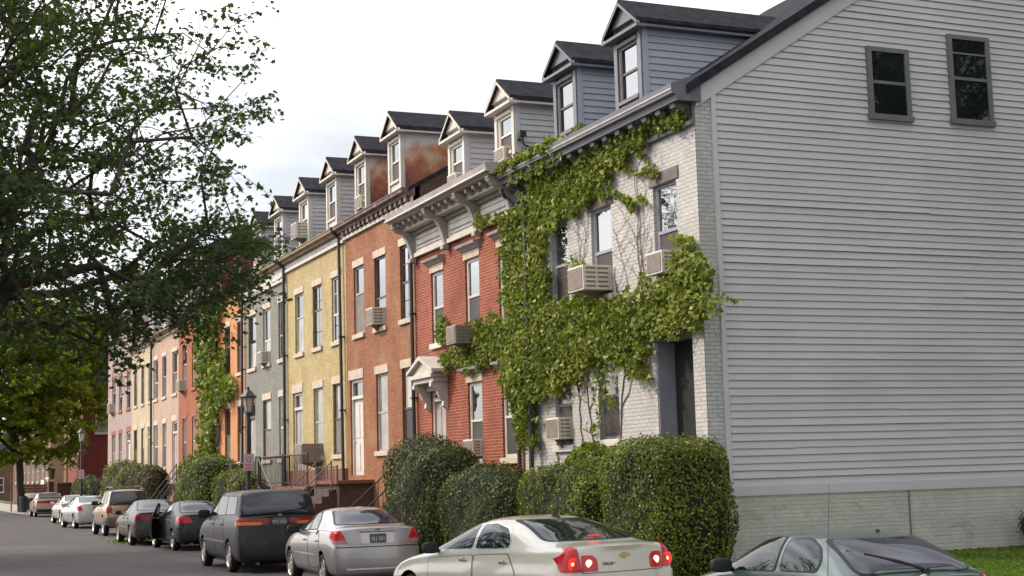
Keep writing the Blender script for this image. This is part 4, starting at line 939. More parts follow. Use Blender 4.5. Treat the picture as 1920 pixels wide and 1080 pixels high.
leafobj('foliage', P2, np.tile(np.array([[-.85, -.25, .35]]), (len(P2), 1)), .19, 'leaf_ivy', iv2, rv, 'ivy', .5, bias=np.full(len(P2), -.12))
b = MB(); b.path([(13.3, 65.3, .2), (13.28, 65.2, 3), (13.3, 65.0, 6), (13.3, 64.9, 9)], .06, 6); b.build('vine_stems', 'vine', iv2)

def tree(name, label, base, fork, attract, lead, leafm, nl, lsize, shape, seed, rad=.012, spray=.75, twig=.011, droop=.6, sm='bark'):
    """a trunk and limbs that grow towards the attract points; every tip carries a spray of leaves"""
    r_ = np.random.default_rng(seed)
    nodes_ = [np.array(base, float)]; par = [-1]
    p = np.array(base, float); f = np.array(fork, float); m = max(2, int(np.linalg.norm(f-p)/.6))
    for i in range(1, m+1): nodes_.append(p+(f-p)*i/m + (r_.normal(0, .03, 3) if i < m else 0)); par.append(len(nodes_)-2)
    fi = len(nodes_)-1
    for L in lead:
        prev = fi
        for q in L: nodes_.append(np.array(q, float)); par.append(prev); prev = len(nodes_)-1
    A = np.array(attract); A = A[np.argsort(np.linalg.norm(A-f, axis=1))]
    depth = np.zeros(90000); NP = np.zeros((90000, 3)); n = len(nodes_)
    NP[:n] = nodes_; 
    for i in range(1, n): depth[i] = depth[par[i]] + np.linalg.norm(NP[i]-NP[par[i]])
    tips = []
    for a in A:
        c = NP[fi:n]; dv = a-c; dist = np.linalg.norm(dv, axis=1)
        # prefer joints whose onward direction agrees with growing outwards
        out = c - f; on = np.linalg.norm(out, axis=1)+1e-6; cosv = (out*dv).sum(1)/(on*(dist+1e-6))
        cost = dist*(1.55-.55*cosv) + depth[fi:n]*.12
        j = int(np.argmin(cost))+fi; s = NP[j]; L = np.linalg.norm(a-s); k = max(1, int(L/.45)); prev = j
        if L < .15: continue
        side = r_.normal(0, .05, 3)
        for i in range(1, k+1):
            u = i/k; q = s+(a-s)*u + side*math.sin(math.pi*u)*L + np.array([0, 0, .10*L*math.sin(math.pi*u)]) + r_.normal(0, .02, 3)
            NP[n] = q; par.append(prev); depth[n] = depth[prev]+L/k; prev = n; n += 1
        tips.append(prev)
    w = np.zeros(n)
    for t_ in tips: w[t_] += 1
    for i in range(n-1, 0, -1): w[par[i]] += w[i]
    b = MB()
    for i in range(1, n):
        j = par[i]
        if w[i] <= 0 and i > 40: continue
        ra, rb = rad*max(w[j], 1)**.5, rad*max(w[i], 1)**.5
        ra = min(ra, rb*1.6)
        b.tube(NP[j], NP[i], max(ra, twig), max(rb, twig*.7), 8 if w[i] > 30 else 5 if w[i] > 3 else 4, False)
    t = empty(name, base); tag(t, label, 'tree')
    LP = []; LN = []
    for t_ in tips:
        q = NP[t_]; d = q-NP[par[t_]]; d /= np.linalg.norm(d)+1e-9
        d = d + np.array([0, 0, .1]) + r_.normal(0, .15, 3); d /= np.linalg.norm(d)
        for s_ in range(3):
            e = d + r_.normal(0, .42, 3)*np.array([1, 1, .6]); e /= np.linalg.norm(e); L = spray*r_.uniform(.45, 1.)
            e2 = q + e*L - np.array([0, 0, .10*L]); b.tube(q, e2, twig*.7, twig*.35, 3, False)
            kk = max(2, int(nl/3*L/spray)); u = r_.random(kk)**.75
            pp = q + (e2-q)*u[:, None] + r_.normal(0, .085*spray/.75, (kk, 3))*np.array([1, 1, .45]); pp[:, 2] -= np.abs(r_.normal(0, .05, kk))
            LP.append(pp)
            nn = np.tile(np.array([[0, 0, 1.]]), (kk, 1)) + r_.normal(0, .5, (kk, 3)); LN.append(nn)
    b.build('trunk', sm, t, smooth=True)
    LP = np.vstack(LP); LN = np.vstack(LN); LN /= np.linalg.norm(LN, axis=1)[:, None]
    leafobj('crown', LP, LN, lsize, leafm, t, r_, shape, droop)
    return t, NP[:n], LP
def proj(P):
    F, Rr, U = np.array(BF), np.array(BR), np.array(BU); q = P-np.array([0, 0, EYE]); d = q@F
    return 960+FPX*(q@Rr)/d, 540-FPX*(q@U)/d
rt = np.random.default_rng(21)
crown = [(-900,-400),(470,-400),(432,-60),(440,0),(452,70),(470,130),(482,200),(470,250),(512,288),(490,325),(462,345),(498,382),(486,412),(470,470),(478,520),(455,548),(415,560),(400,600),(368,612),(330,602),(285,575),(268,620),(242,640),(215,655),(190,640),(120,655),(60,660),(-900,700)]
gap = [(300,385),(350,372),(430,378),(480,392),(450,420),(385,418),(352,408),(330,432),(285,440),(280,408)]
A = []
while len(A) < 2300:
    d = rt.normal(0, 1, 3); d /= np.linalg.norm(d); r0 = rt.random()**(1/2.2)
    q = np.array([-.6, 19.6, 7.3]) + d*r0*np.array([6.4, 6.2, 6.6])
    if q[2] < 3.5 or q[2] > 13.5: continue
    x, y = proj(q[None])
    if x[0] > 960+0 and q[1] > 4: continue
    if x[0] > -900 and not inpoly(x, y, crown)[0]: continue
    if inpoly(x, y, gap)[0]: continue
    # airy towards the outer right, dense low left
    if x[0] > -100:
        dens = np.clip(1.15 - (x[0]-120)/520 + (y[0]-200)/600, .20, 1)
        if y[0] < 360 and x[0] > 200: dens *= .72
        if x[0] > 300: dens *= .8
        if rt.random() > dens: continue
    A.append(q)
low = [(150,640),(200,560),(250,500),(300,440),(385,412),(440,440),(462,475),(445,520),(415,548),(380,575),(330,600),(262,600),(235,640)]
m_ = 0
while m_ < 80:
    x, y = rt.uniform(100, 510), rt.uniform(380, 660)
    if not inpoly(np.array([x]), np.array([y]), low)[0]: continue
    A.append(np.array(atY(x, y, rt.uniform(17.5, 21.5)))); m_ += 1
m_ = 0
while m_ < 25:
    x, y = rt.uniform(-100, 330), rt.uniform(330, 640)
    if inpoly(np.array([x]), np.array([y]), gap)[0]: continue
    A.append(np.array(atY(x, y, rt.uniform(17, 23)))); m_ += 1
lead = [[(-.4, 19.2, 4.4), (.2, 19, 5.6), (1.0, 18.9, 7.0), (1.7, 19, 8.6), (2.3, 19, 10)], [(-.2, 19.8, 4.2), (.9, 20.1, 5.0), (2.1, 20.4, 5.9), (3.2, 20.7, 6.7)], [(-.9, 19.4, 4.6), (-1.1, 19.3, 6.5), (-.9, 19.2, 8.7), (-.7, 19.2, 11)],
        [(-1.6, 19.6, 4.4), (-3, 19.8, 5.8), (-4.2, 20, 7.2)], [(-.7, 20.4, 4.3), (-.4, 21.8, 5.6), (-.1, 23.2, 6.8)], [(-.6, 18.4, 4.3), (-.5, 17.0, 5.5), (-.6, 15.6, 6.6)], [(0, 19.0, 4.0), (1.2, 18.6, 4.4), (2.4, 18.3, 4.7)]]
T1, _, _ = tree('street_tree', 'large leafy street tree overhanging from the left with dark green leaves against the sky', (-.9, 19.4, .12), (-.8, 19.4, 3.7), A, lead, 'leaf_near', 78, .074, 'star', 2, rad=.0080, spray=.8, twig=.008)
A = []
while len(A) < 800:
    d = rt.normal(0, 1, 3); d /= np.linalg.norm(d); q = np.array([9.2, 115.5, 9.8]) + d*rt.random()**.4*np.array([6.9, 6.0, 6.8])
    if q[2] < 3.9: continue
    A.append(q)
tree('street_tree', 'smaller street tree on the far corner with leaves turning orange and a dark trunk', (9.8, 115.6, .12), (9.6, 115.6, 4.2), A, [[(9.2, 115.6, 6), (8.9, 115.6, 9), (8.6, 115.5, 13)], [(8.2, 115.4, 5.5), (6, 115.2, 7.5)], [(10.6, 116, 5.6), (12, 116, 7.8)]], 'leaf_far', 64, .36, 'star', 4, rad=.0095, spray=1.5, twig=.025)
def copy_tree(o, parent=None):
    c = o.copy(); C.objects.link(c); c.parent = parent
    for ch in o.children: copy_tree(ch, c)
    return c
for i, (x, y, rz, l) in enumerate(((-4.6, 31, 2.6, 'extra leafy tree on the other pavement, added for reflections, second from the viewer'), (-3.4, 46, 3.9, 'extra leafy tree on the other pavement, added for reflections, third from the viewer'), (28.5, 7.5, 4.6, 'extra leafy tree on the lawn right of the viewer, added for window reflections'))):
    t = copy_tree(T1); t.location = (x, y, .12); t.rotation_euler = (0, 0, rz); t['label'] = l  # extra copies, added so the windows and car glass reflect foliage
    if i == 2: t.scale = (1.6, 1.6, 1.6)
# grass blades on the visible lawn
n = 16000
gx = rt.uniform(13.6, 21, n); gyy = rt.uniform(17.0, 22.6, n); P = np.stack([gx, gyy, .30+(gx-13.2)*.32/46.8+.03], 1)
go = leafobj('grass', P, np.tile(np.array([[.3, -1, .2]]), (n, 1)), .11, 'grass_blade', None, rt, 'rhomb'); go['kind'] = 'stuff'
tag(go, 'short green grass on the lawn beside the clapboard wall', None, None, 'stuff')
n = 700
P = np.stack([rt.normal(8.2, .25, n), rt.normal(53.5, .8, n), np.full(n, .02)], 1)
go = leafobj('weeds', P, np.tile(np.array([[0, -.5, 1.]]), (n, 1)), .10, 'grass_blade', None, rt, 'rhomb'); tag(go, 'thin patch of weeds on the asphalt beside the parked cars', None, None, 'stuff')

# ------------------------------------------------------------------ vehicles
def spec(**k):
    d = dict(L=4.5, W=1.72, H=1.42, zdeck=1.05, zbr=.98, zbf=.93, zhood=.92, zfront=.72, zb=.20, yrb=.62, yrt=1.28, yws=2.45, yc=3.25, xr=.64, xg=.74, rear=.05, bow=.10, wb=2.61, yrw=.95, wr=.31, boxy=0)
    d.update(k); return d
def body_mesh(s):
    L, W, H = s['L'], s['W'], s['H']; h = W/2
    zb, zd = s['zb'], s['zdeck']
    bt = lambda y: s['zbr'] + (s['zbf']-s['zbr'])*min(1, max(0, (y-s['yrb'])/(s['yc']-s['yrb'])))
    bx = s['boxy']
    def low(y, f, zt=None, zlow=None):
        z5 = zt if zt is not None else bt(y); z0 = zlow if zlow is not None else zb; w = h*f
        zm = z0+(z5-z0)*.48
        return [(0, y, z0), (w*.78, y, z0), (w*.955, y, z0+.07), (w*.995, y, zm), (w*1.0, y, z0+(z5-z0)*.74), (w*(.955+.02*bx), y, z5-.005)]
    cols = []
    def col(y, f, up, zt=None, zlow=None, lowdy=None):
        lo = low(y, f, zt, zlow)
        if lowdy: lo = [(x, yy+d, z) for (x, yy, z), d in zip(lo, lowdy)]
        cols.append(lo + up)
    fx = s.get('frear', .90)
    dk = lambda y, f, z, k=0: [(h*f*.90, y, z-.035), (h*f*.76, y, z-.006), (h*f*.42, y, z+.008), (0, y, z+.012)]
    rr = s['rear']
    zf0 = zd-.03
    col(0.0, fx, dk(rr+.02, fx, zf0), zt=s['zbr']-.05, zlow=zb+.06, lowdy=[.06, .05, .0, -.0, .02, rr])
    col(.13, (fx+1)/2+.015, dk(.14+rr*.4, (fx+1)/2, zd), zt=s['zbr']-.015)
    ya = max(.2, s['yrb']*.62)
    col(ya, 1.0 if ya > .3 else .985, dk(ya, 1.0, zd+.005) if s['yrb'] > .35 else dk(ya, .98, zd+.02), zt=s['zbr'])
    g = s['xg']
    # base of rear glass
    col(max(s['yrb'], ya+.05)+.05, 1.0, [(h*.91, s['yrb']+.06, s['zbr']+.03), (h*g, s['yrb'], zd+.02), (h*g*.55, s['yrb']-.03, zd+.035), (0, s['yrb']-.04, zd+.04)])
    r = s['xr']; yt = s['yrt']; zr = H
    col(yt+.12 if yt > s['yrb']+.3 else max(yt+.12, s['yrb']+.2), 1.0, [(h*.925, yt+.06, bt(yt)+.045), (h*r*1.03, yt, zr-.085), (h*r*.55, yt-.03, zr-.035), (0, yt-.04, zr-.022)])
    ym = (yt+s['yws'])/2
    col(ym, 1.0, [(h*.93, ym, bt(ym)+.045), (h*(r+.035), ym, zr-.055), (h*r*.6, ym, zr-.008), (0, ym, zr)])
    yw = s['yws']
    col(yw+.25, 1.0, [(h*.925, yw+.25, bt(yw)+.04), (h*(r+.01), yw, zr-.10), (h*r*.58, yw+.05, zr-.045), (0, yw+.07, zr-.03)])
    yc = s['yc']
    col(yc, 1.0, [(h*.90, yc-.02, s['zbf']+.02), (h*.80, yc+.02, s['zbf']+.045), (h*.45, yc+.12, s['zbf']+.075), (0, yc+.15, s['zbf']+.085)], zt=s['zbf'])
    yh = (yc+L)/2 - .05; zh = s['zhood']
    col(yh, .99, [(h*.88, yh, zh-.06), (h*.74, yh, zh-.02), (h*.42, yh, zh+.0), (0, yh, zh+.01)], zt=zh-.09)
    yf = L-.28; zf = s['zfront']
    col(yf, .94, [(h*.80, yf, zf+.03), (h*.68, yf, zf+.07), (h*.40, yf+.02, zf+.09), (0, yf+.03, zf+.10)], zt=zf)
    col(L-.07, .82, [(h*.66, L-.07, zf-.08), (h*.56, L-.06, zf-.06), (h*.33, L-.03, zf-.05), (0, L-.01, zf-.05)], zt=zf-.11, zlow=zb+.05)
    # plan bow at both ends
    nr = 10; V = []; F = []
    ends = {0: 1, 1: .6, len(cols)-1: -1.3, len(cols)-2: -.5}
    for ci, c in enumerate(cols):
        b = ends.get(ci, 0)*s['bow']
        for x, y, z in c: V.append((x, y + b*(x/h)**2, z))
    for ci in range(len(cols)-1):
        for k in range(nr-1): a = ci*nr+k; F.append((a, a+nr, a+nr+1, a+1))
    # mirror
    n = len(V); mir = []
    for i, v in enumerate(V[:]):
        if abs(v[0]) < 1e-6: mir.append(i)
        else: mir.append(len(V)); V.append((-v[0], v[1], v[2]))
    F += [tuple(mir[i] for i in f)[::-1] for f in F[:]]
    # end caps with a centre line
    for ci, sg in ((0, 1), (len(cols)-1, -1)):
        ring = [ci*nr+k for k in range(nr)]; mid = [ring[0]]
        for k in range(1, nr-1):
            v = V[ring[k]]; V.append((0, v[1] - sg*s['bow']*(v[0]/h)**2*(1 if sg > 0 else 1.3), v[2])); mid.append(len(V)-1)
        mid.append(ring[-1])
        for k in range(nr-1):
            q = (ring[k], ring[k+1], mid[k+1], mid[k]); q2 = tuple(mir[i] if i in ring else i for i in q)
            F.append(tuple(dict.fromkeys(q))); F.append(tuple(dict.fromkeys(q2))[::-1])
    # bottom
    return V, F
class Car:
    def __init__(s, label, cat, x, y, head, sp, paint, wheels='rim', zs=1.05, group='cars parked along the kerb', name='parked_car', flare=None):
        s.s = sp; s.paint = paint
        s.root = empty(name, (x, y, 0), R(head)); s.root.scale = (1, 1, zs); tag(s.root, label, cat, group)
        V, F = body_mesh(sp)
        me = bpy.data.meshes.new('body'); me.from_pydata(V, [], F)
        bm = bmesh.new(); bm.from_mesh(me); bmesh.ops.recalc_face_normals(bm, faces=bm.faces); bm.to_mesh(me); bm.free()
        if sp['boxy']:
            cr = me.attributes.new('crease_edge', 'FLOAT', 'EDGE'); h_ = sp['W']/2; vals = []
            for e in me.edges:
                a, b = me.vertices[e.vertices[0]].co, me.vertices[e.vertices[1]].co; v = 0
                if min(a.z, b.z) > sp['H']-.12 and abs(abs(a.x)-abs(b.x)) < .06 and min(abs(a.x), abs(b.x)) > sp['xr']*h_*.9: v = .62
                if max(a.z, b.z) > sp['H']-.12 and min(a.z, b.z) > sp['zbr']-.1 and max(a.y, b.y) < sp['yrt']+.2 and min(abs(a.x), abs(b.x)) > sp['xr']*h_*.9: v = .62
                if min(a.z, b.z) > sp['H']-.12 and max(a.y, b.y) < sp['yrt']+.2 and abs(a.y-b.y) < .1: v = .55
                if max(a.y, b.y) < .25 and abs(abs(a.x)-abs(b.x)) < .08 and abs(a.z-b.z) > .1 and min(abs(a.x), abs(b.x)) > h_*.8: v = .45
                vals.append(v)
            cr.data.foreach_set('value', vals)
        o = bpy.data.objects.new('body', me); C.objects.link(o); me.materials.append(K[paint]); me.materials.append(K['rubber'])
        o.modifiers.new('s', 'SUBSURF').levels = 3
        h = sp['W']/2; ar = sp['wr']+.055
        cut = MB()
        for yy in (sp['yrw'], sp['yrw']+sp['wb']):
            for sg in (-1, 1):
                x0, x1 = (h-.30, h+.3) if sg > 0 else (-h-.3, -h+.30)
                k = 28; pts = [(yy+ar*math.cos(2*math.pi*i/k), max(sp['wr']+ar*math.sin(2*math.pi*i/k), -.2)) for i in range(k)]
                pts = [(a, b) for a, b in pts]
                cut.prism(pts, 'x', x0, x1)
        co = cut.build('cutter', 'rubber'); me2 = co.data; me2.materials.clear(); me2.materials.append(K['rubber'])
        bo = o.modifiers.new('b', 'BOOLEAN'); bo.object = co; bo.operation = 'DIFFERENCE'; bo.solver = 'EXACT'
        bpy.context.view_layer.update(); dg = bpy.context.evaluated_depsgraph_get()
        nm = bpy.data.meshes.new_from_object(o.evaluated_get(dg), preserve_all_data_layers=True, depsgraph=dg)
        bo.show_viewport = False; bpy.context.view_layer.update(); dg = bpy.context.evaluated_depsgraph_get()
        raw = bpy.data.meshes.new_from_object(o.evaluated_get(dg), depsgraph=dg)
        s.bvh = BVHTree.FromPolygons([v.co[:] for v in raw.vertices], [p.vertices[:] for p in raw.polygons])
        o.modifiers.clear(); o.data = nm; bpy.data.objects.remove(co)
        nm.shade_smooth()
        try: nm.set_sharp_from_angle(angle=R(50))
        except Exception: pass
        o.parent = s.root; s.body = o
        s.wheels(wheels)
    def wheels(s, m):
        sp = s.s; h = sp['W']/2; r = sp['wr']; first = {}
        for yy in (sp['yrw'], sp['yrw']+sp['wb']):
            for sg in (-1, 1):
                xo = sg*(h-.025); c = (xo, yy, r)
                if sg not in first:
                    f = MB(); ri = r*.66
                    f.lathe([(ri+.012, -sg*.03), (ri, -sg*.0), (ri-.02, -sg*.02), (ri-.03, -sg*.12), (0, -sg*.12)], (xo, 0, 0), 'x', 26)
                    for i in range(7 if m == 'rim' else 9):
                        a = 2*math.pi*i/(7 if m == 'rim' else 9); e = (math.cos(a), math.sin(a)); p = (-e[1], e[0]); w0, w1 = .035, .022
                        pts = [(e[0]*.04+p[0]*w0, e[1]*.04+p[1]*w0), (e[0]*ri*.97+p[0]*w1, e[1]*ri*.97+p[1]*w1), (e[0]*ri*.97-p[0]*w1, e[1]*ri*.97-p[1]*w1), (e[0]*.04-p[0]*w0, e[1]*.04-p[1]*w0)]
                        f.prism(pts, 'x', min(xo-sg*.015, xo-sg*.05), max(xo-sg*.015, xo-sg*.05))
                    f.lathe([(.055, -sg*.04), (.055, -sg*.008), (0, -sg*.004)], (xo, 0, 0), 'x', 14)
                    w = f.build('wheel', m, None, smooth=False)
                    t = MB(); t.lathe([(ri+.008, -sg*.02), (ri+.03, 0), (r-.03, sg*.004), (r-.008, -sg*.02), (r, -sg*.05), (r, -sg*.17), (r-.02, -sg*.20), (ri, -sg*.20), (ri-.01, -sg*.05)], (xo, 0, 0), 'x', 36)
                    ty = t.build('tyre', 'tyre', None, smooth=True); ty.parent = w
                    w.parent = s.root; w.location = (0, yy, r); first[sg] = (w, ty)
                else:
                    w0_, ty0 = first[sg]; w = w0_.copy(); C.objects.link(w); w.location = (0, yy, r); ty = ty0.copy(); C.objects.link(ty); ty.parent = w
    def patch(s, name, poly, axis, m, off=.004, parent=None, cell=None, rnd=0.0, skirt=.02, smooth=True, label=None):
        """lay a panel over the body: poly is convex, in (x,z) seen from 'rear'/'front', (y,z) from 'left'/'right', (x,y) from 'top'"""
        if rnd:
            out = []; n = len(poly)
            for i in range(n):
                p0, p1, p2 = (Vector(poly[i-1]), Vector(poly[i]), Vector(poly[(i+1) % n]))
                a = p1 + (p0-p1).normalized()*min(rnd, (p0-p1).length*.45); b = p1 + (p2-p1).normalized()*min(rnd, (p2-p1).length*.45)
                for t in (0, .25, .5, .75, 1): out.append(tuple((1-t)**2*a + 2*t*(1-t)*p1 + t*t*b))
            poly = out
        if axis in ('left', 'right') and name == 'tail_light': P = np.array(poly); P[:, 0] = np.maximum(P[:, 0], s.s['bow']+s.s['rear']+.015); poly = [tuple(p) for p in P]
        P = np.array(poly); lo, hi = P.min(0), P.max(0)
        cell = cell or (.022 if max(hi-lo) < .5 else .035)
        nx = max(2, int((hi[0]-lo[0])/cell)); nz = max(2, int((hi[1]-lo[1])/cell))
        bm = bmesh.new(); grid = [[bm.verts.new((lo[0]+(hi[0]-lo[0])*i/nx, lo[1]+(hi[1]-lo[1])*j/nz, 0)) for j in range(nz+1)] for i in range(nx+1)]
        for i in range(nx):
            for j in range(nz): bm.faces.new((grid[i][j], grid[i+1][j], grid[i+1][j+1], grid[i][j+1]))
        ar = sum(P[i-1][0]*P[i][1]-P[i][0]*P[i-1][1] for i in range(len(P)))
        for i in range(len(P)):
            a, b = P[i-1], P[i]; d = b-a
            if np.hypot(*d) < 1e-6: continue
            nrm = (d[1], -d[0], 0) if ar > 0 else (-d[1], d[0], 0)
            bmesh.ops.bisect_plane(bm, geom=bm.verts[:]+bm.edges[:]+bm.faces[:], plane_co=(a[0], a[1], 0), plane_no=nrm, clear_outer=True, dist=1e-5)
        edge = [v for v in bm.verts if v.is_boundary]
        be = [e for e in bm.edges if e.is_boundary]
        S = s.s; dirs = {'rear': (0, 1, 0), 'front': (0, -1, 0), 'left': (1, 0, 0), 'right': (-1, 0, 0), 'top': (0, 0, -1)}; D = Vector(dirs[axis]); hit = {}
        mean = []
        for v in bm.verts:
            u, w = v.co.x, v.co.y
            o = Vector((u, -3, w)) if axis == 'rear' else Vector((u, S['L']+3, w)) if axis == 'front' else Vector((-4, u, w)) if axis == 'left' else Vector((4, u, w)) if axis == 'right' else Vector((u, w, 5))
            loc, nn, _, _ = s.bvh.ray_cast(o, D)
            if loc is None:
                loc, nn, _, _ = s.bvh.find_nearest(o + D*(3+S['L']*.3 if axis in ('rear', 'front') else 3.4))
            if nn.dot(D) > 0: nn = -nn
            hit[v] = (loc, nn)
        ex = bmesh.ops.extrude_edge_only(bm, edges=be); nv = [g for g in ex['geom'] if isinstance(g, bmesh.types.BMVert)]
        src = {}
        for v in nv:
            for e in v.link_edges:
                o = e.other_vert(v)
                if o in hit: src[v] = o; break
        for v in nv:
            loc, nn = hit[src[v]]; v.co = loc - nn*skirt
        for v, (loc, nn) in hit.items(): v.co = loc + nn*off
        bmesh.ops.recalc_face_normals(bm, faces=bm.faces)
        me = bpy.data.meshes.new(name); bm.to_mesh(me); bm.free(); me.materials.append(K[m])
        if smooth:
            me.shade_smooth()
            try: me.set_sharp_from_angle(angle=R(40))
            except Exception: pass
        o = bpy.data.objects.new(name, me); C.objects.link(o); o.parent = parent or s.root
        if label: o['label'] = label
        return o
    def both(s, name, poly, m, **k):
        return [s.patch(name, poly, a, m, **k) for a in ('left', 'right')]
    def mb(s, name, b, m, parent=None, smooth=False, bevel=0):
        return b.build(name, m, parent or s.root, smooth=smooth, bevel=bevel, local=True)
    def surf(s, axis, u, w):
        S = s.s; D = {'rear': (0, 1, 0), 'front': (0, -1, 0), 'left': (1, 0, 0), 'right': (-1, 0, 0), 'top': (0, 0, -1)}[axis]
        o = {'rear': (u, -3, w), 'front': (u, S['L']+3, w), 'left': (-4, u, w), 'right': (4, u, w), 'top': (u, w, 5)}[axis]
        loc, nn, _, _ = s.bvh.ray_cast(Vector(o), Vector(D)); return loc if loc is not None else Vector(o)+Vector(D)*3.2
    def mirrors(s, y, z, m='rubber', size=1.):
        for sg in (-1, 1):
            p = s.surf('left' if sg < 0 else 'right', y, z); b = MB(); w, hh, d = .20*size, .075*size, .05
            cx = p.x + sg*.14; n = 16; prof = [(0, .10), (.6, .095), (.9, .06), (1, .02), (1, -.045), (.86, -.05), (0, -.05)]
            k = len(prof); o = len(b.v)
            for i in range(n):
                t = 2*math.pi*i/n; ex = lambda v: math.copysign(abs(v)**.6, v)
                for r, dy in prof: b.v.append((cx+ex(math.cos(t))*.115*size*r, y+dy*.9, z+.05+ex(math.sin(t))*.075*size*r))
            for i in range(n):
                j = (i+1) % n
                for q in range(k-1): b.f.append((o+i*k+q, o+j*k+q, o+j*k+q+1, o+i*k+q+1))
            b.tube((p.x-sg*.04, y, z-.01), (cx, y, z+.03), .028, .022, 6)
            s.mb('mirror', b, m, smooth=True)
    def handles(s, ys, z, m, hs=()):
        for y in ys:
            for ax, sg in (('left', -1), ('right', 1)):
                p = s.surf(ax, y, z); b = MB(); b.box(min(p.x-sg*.01, p.x+sg*.03), max(p.x-sg*.01, p.x+sg*.03), y-.09, y+.09, z-.016, z+.016); s.mb('handle', b, m, bevel=.006)
                b = MB(); b.lathe([(.0, 0), (.035, 0), (.03, sg*.002), (0, sg*.003)], (p.x+sg*.001, y, z-.005), 'x', 10); s.mb('handle_cup', b, 'rubber')
    def doors(s, polys):
        for p in polys:
            P = np.array(p); c = P.mean(0); big = [tuple(c+(q-c)*(1+.016/np.linalg.norm(q-c)*1.0)) for q in P]
            for ax in ('left', 'right'):
                d = s.patch('door', p, ax, s.paint, off=.0045, rnd=.05); s.patch('seam', big, ax, 'rubber', off=.0018, parent=d, rnd=.05)
    def windows(s, polys, m='car_glass', seal='rubber', rnd=.05, trim=None):
        for p in polys:
            P = np.array(p); c = P.mean(0); big = [tuple(c+(q-c)*(1+.028/np.linalg.norm(q-c))) for q in P]
            for ax in ('left', 'right'):
                w = s.patch('side_window', p, ax, m, off=.0075, rnd=rnd); s.patch('window_seal', big, ax, trim or seal, off=.0045, parent=w, rnd=rnd)
    def rearglass(s, p, m, name='rear_window', axis='rear', rnd=.05):
        P = np.array(p); c = P.mean(0); big = [tuple(c+(q-c)*(1+.028/np.linalg.norm(q-c))) for q in P]
        w = s.patch(name, p, axis, m, off=.0075, rnd=rnd); s.patch('window_seal', big, axis, 'rubber', off=.0045, parent=w, rnd=rnd); return w
    def plate(s, text, z, y=None, x=0, w=.31, h=.16, back=None):
        p = s.surf('rear', x, z); y0 = p.y-.02
        b = MB(); b.box(x-w/2, x+w/2, y0-.012, y0, z-h/2, z+h/2); o = s.mb('licence_plate', b, 'plate_dark', bevel=.003)
        s.text(text, (x, y0-.014, z-.035), .085, 'plate_white', o, 'plate_text')
    def text(s, t, loc, size, m, parent, name='lettering', ext=.001):
        c = bpy.data.curves.new(name, 'FONT'); c.body = t; c.size = size; c.align_x = 'CENTER'; c.extrude = ext; c.materials.append(K[m])
        o = bpy.data.objects.new(name, c); C.objects.link(o); o.parent = parent; o.location = loc; o.rotation_euler = (R(90), 0, 0)
        bpy.context.view_layer.update(); me = bpy.data.meshes.new_from_object(o.evaluated_get(bpy.context.evaluated_depsgraph_get())); q = bpy.data.objects.new(name, me); C.objects.link(q); q.parent = parent; q.location = loc; q.rotation_euler = (R(90), 0, 0)
        bpy.data.objects.remove(o); return q
    def front(s):
        S = s.s; zf = S['zfront']; h = S['W']/2
        for sg in (-1, 1): s.patch('headlight', [(sg*h*.42, zf-.10), (sg*h*.80, zf-.09), (sg*h*.82, zf+.02), (sg*h*.45, zf+.0)][::sg], 'front', 'lens_white', off=.004)
        s.patch('grille', [(-h*.34, zf-.16), (h*.34, zf-.16), (h*.36, zf-.05), (-h*.36, zf-.05)], 'front', 'rubber', off=.003)
        s.rearglass([(-h*.66, S['zbf']+.10), (h*.66, S['zbf']+.10), (h*(S['xr']-.10), S['H']-.12), (-h*(S['xr']-.10), S['H']-.12)], 'car_glass', 'windscreen', 'front')
    def under(s):
        S = s.s; b = MB(); h = S['W']/2; b.box(-h*.75, h*.75, .35, S['L']-.35, S['zb']-.03, S['zb']+.12); s.mb('underbody', b, 'rubber')
        b = MB(); b.tube((-h*.5, .02, S['zb']+.0), (-h*.5, .5, S['zb']+.02), .03, .03, 10); s.mb('exhaust', b, 'rail_grey')

K['paint_silver'] = carpaint('silver paint', (.33, .31, .30), .5, .32)
K['paint_white'] = carpaint('pearl white paint', (.50, .47, .39), .05, .3)
K['paint_navy'] = carpaint('dark blue black paint', (.012, .011, .018), 0, .5, .2)
K['paint_black'] = carpaint('black paint', (.008, .008, .010), 0, .5, .25)
K['paint_bronze'] = carpaint('dark grey bronze paint', (.045, .037, .033), .1, .45, .3)
K['paint_tan'] = carpaint('tan paint', (.33, .22, .12), .35, .35)
K['paint_lsilver'] = carpaint('light silver paint', (.46, .44, .42), .4, .3)
K['paint_pink'] = carpaint('pinkish beige paint', (.38, .25, .21), .3, .38)
K['paint_green'] = carpaint('grey green paint', (.075, .11, .095), .4, .3, .6)

# --- silver compact saloon (the one with its plate in the boot lid)
S = spec(L=4.50, W=1.72, H=1.42, zdeck=1.08, zbr=1.0, zbf=.93, yrb=.58, yrt=1.18, yws=2.35, yc=3.25, xr=.71, xg=.78, yrw=.95, wb=2.61)
c = Car('silver compact sedan parked between the dark minivan and the pearl white sedan', 'car', 8.50, 26.3, -1.5, S, 'paint_silver')
c.doors([[(1.12, .36), (1.95, .34), (1.97, .95), (1.22, .98), (1.10, .75)], [(2.0, .34), (3.05, .34), (3.08, .90), (2.02, .94)]])
c.windows([[(1.42, 1.04), (1.98, 1.02), (2.03, 1.30), (1.78, 1.32), (1.52, 1.22)], [(2.05, 1.01), (2.95, .985), (2.55, 1.22), (2.38, 1.29), (2.10, 1.31)]], m='car_glass')
c.rearglass([(-.64, 1.12), (.64, 1.12), (.50, 1.345), (-.50, 1.345)], 'car_glass_grey')
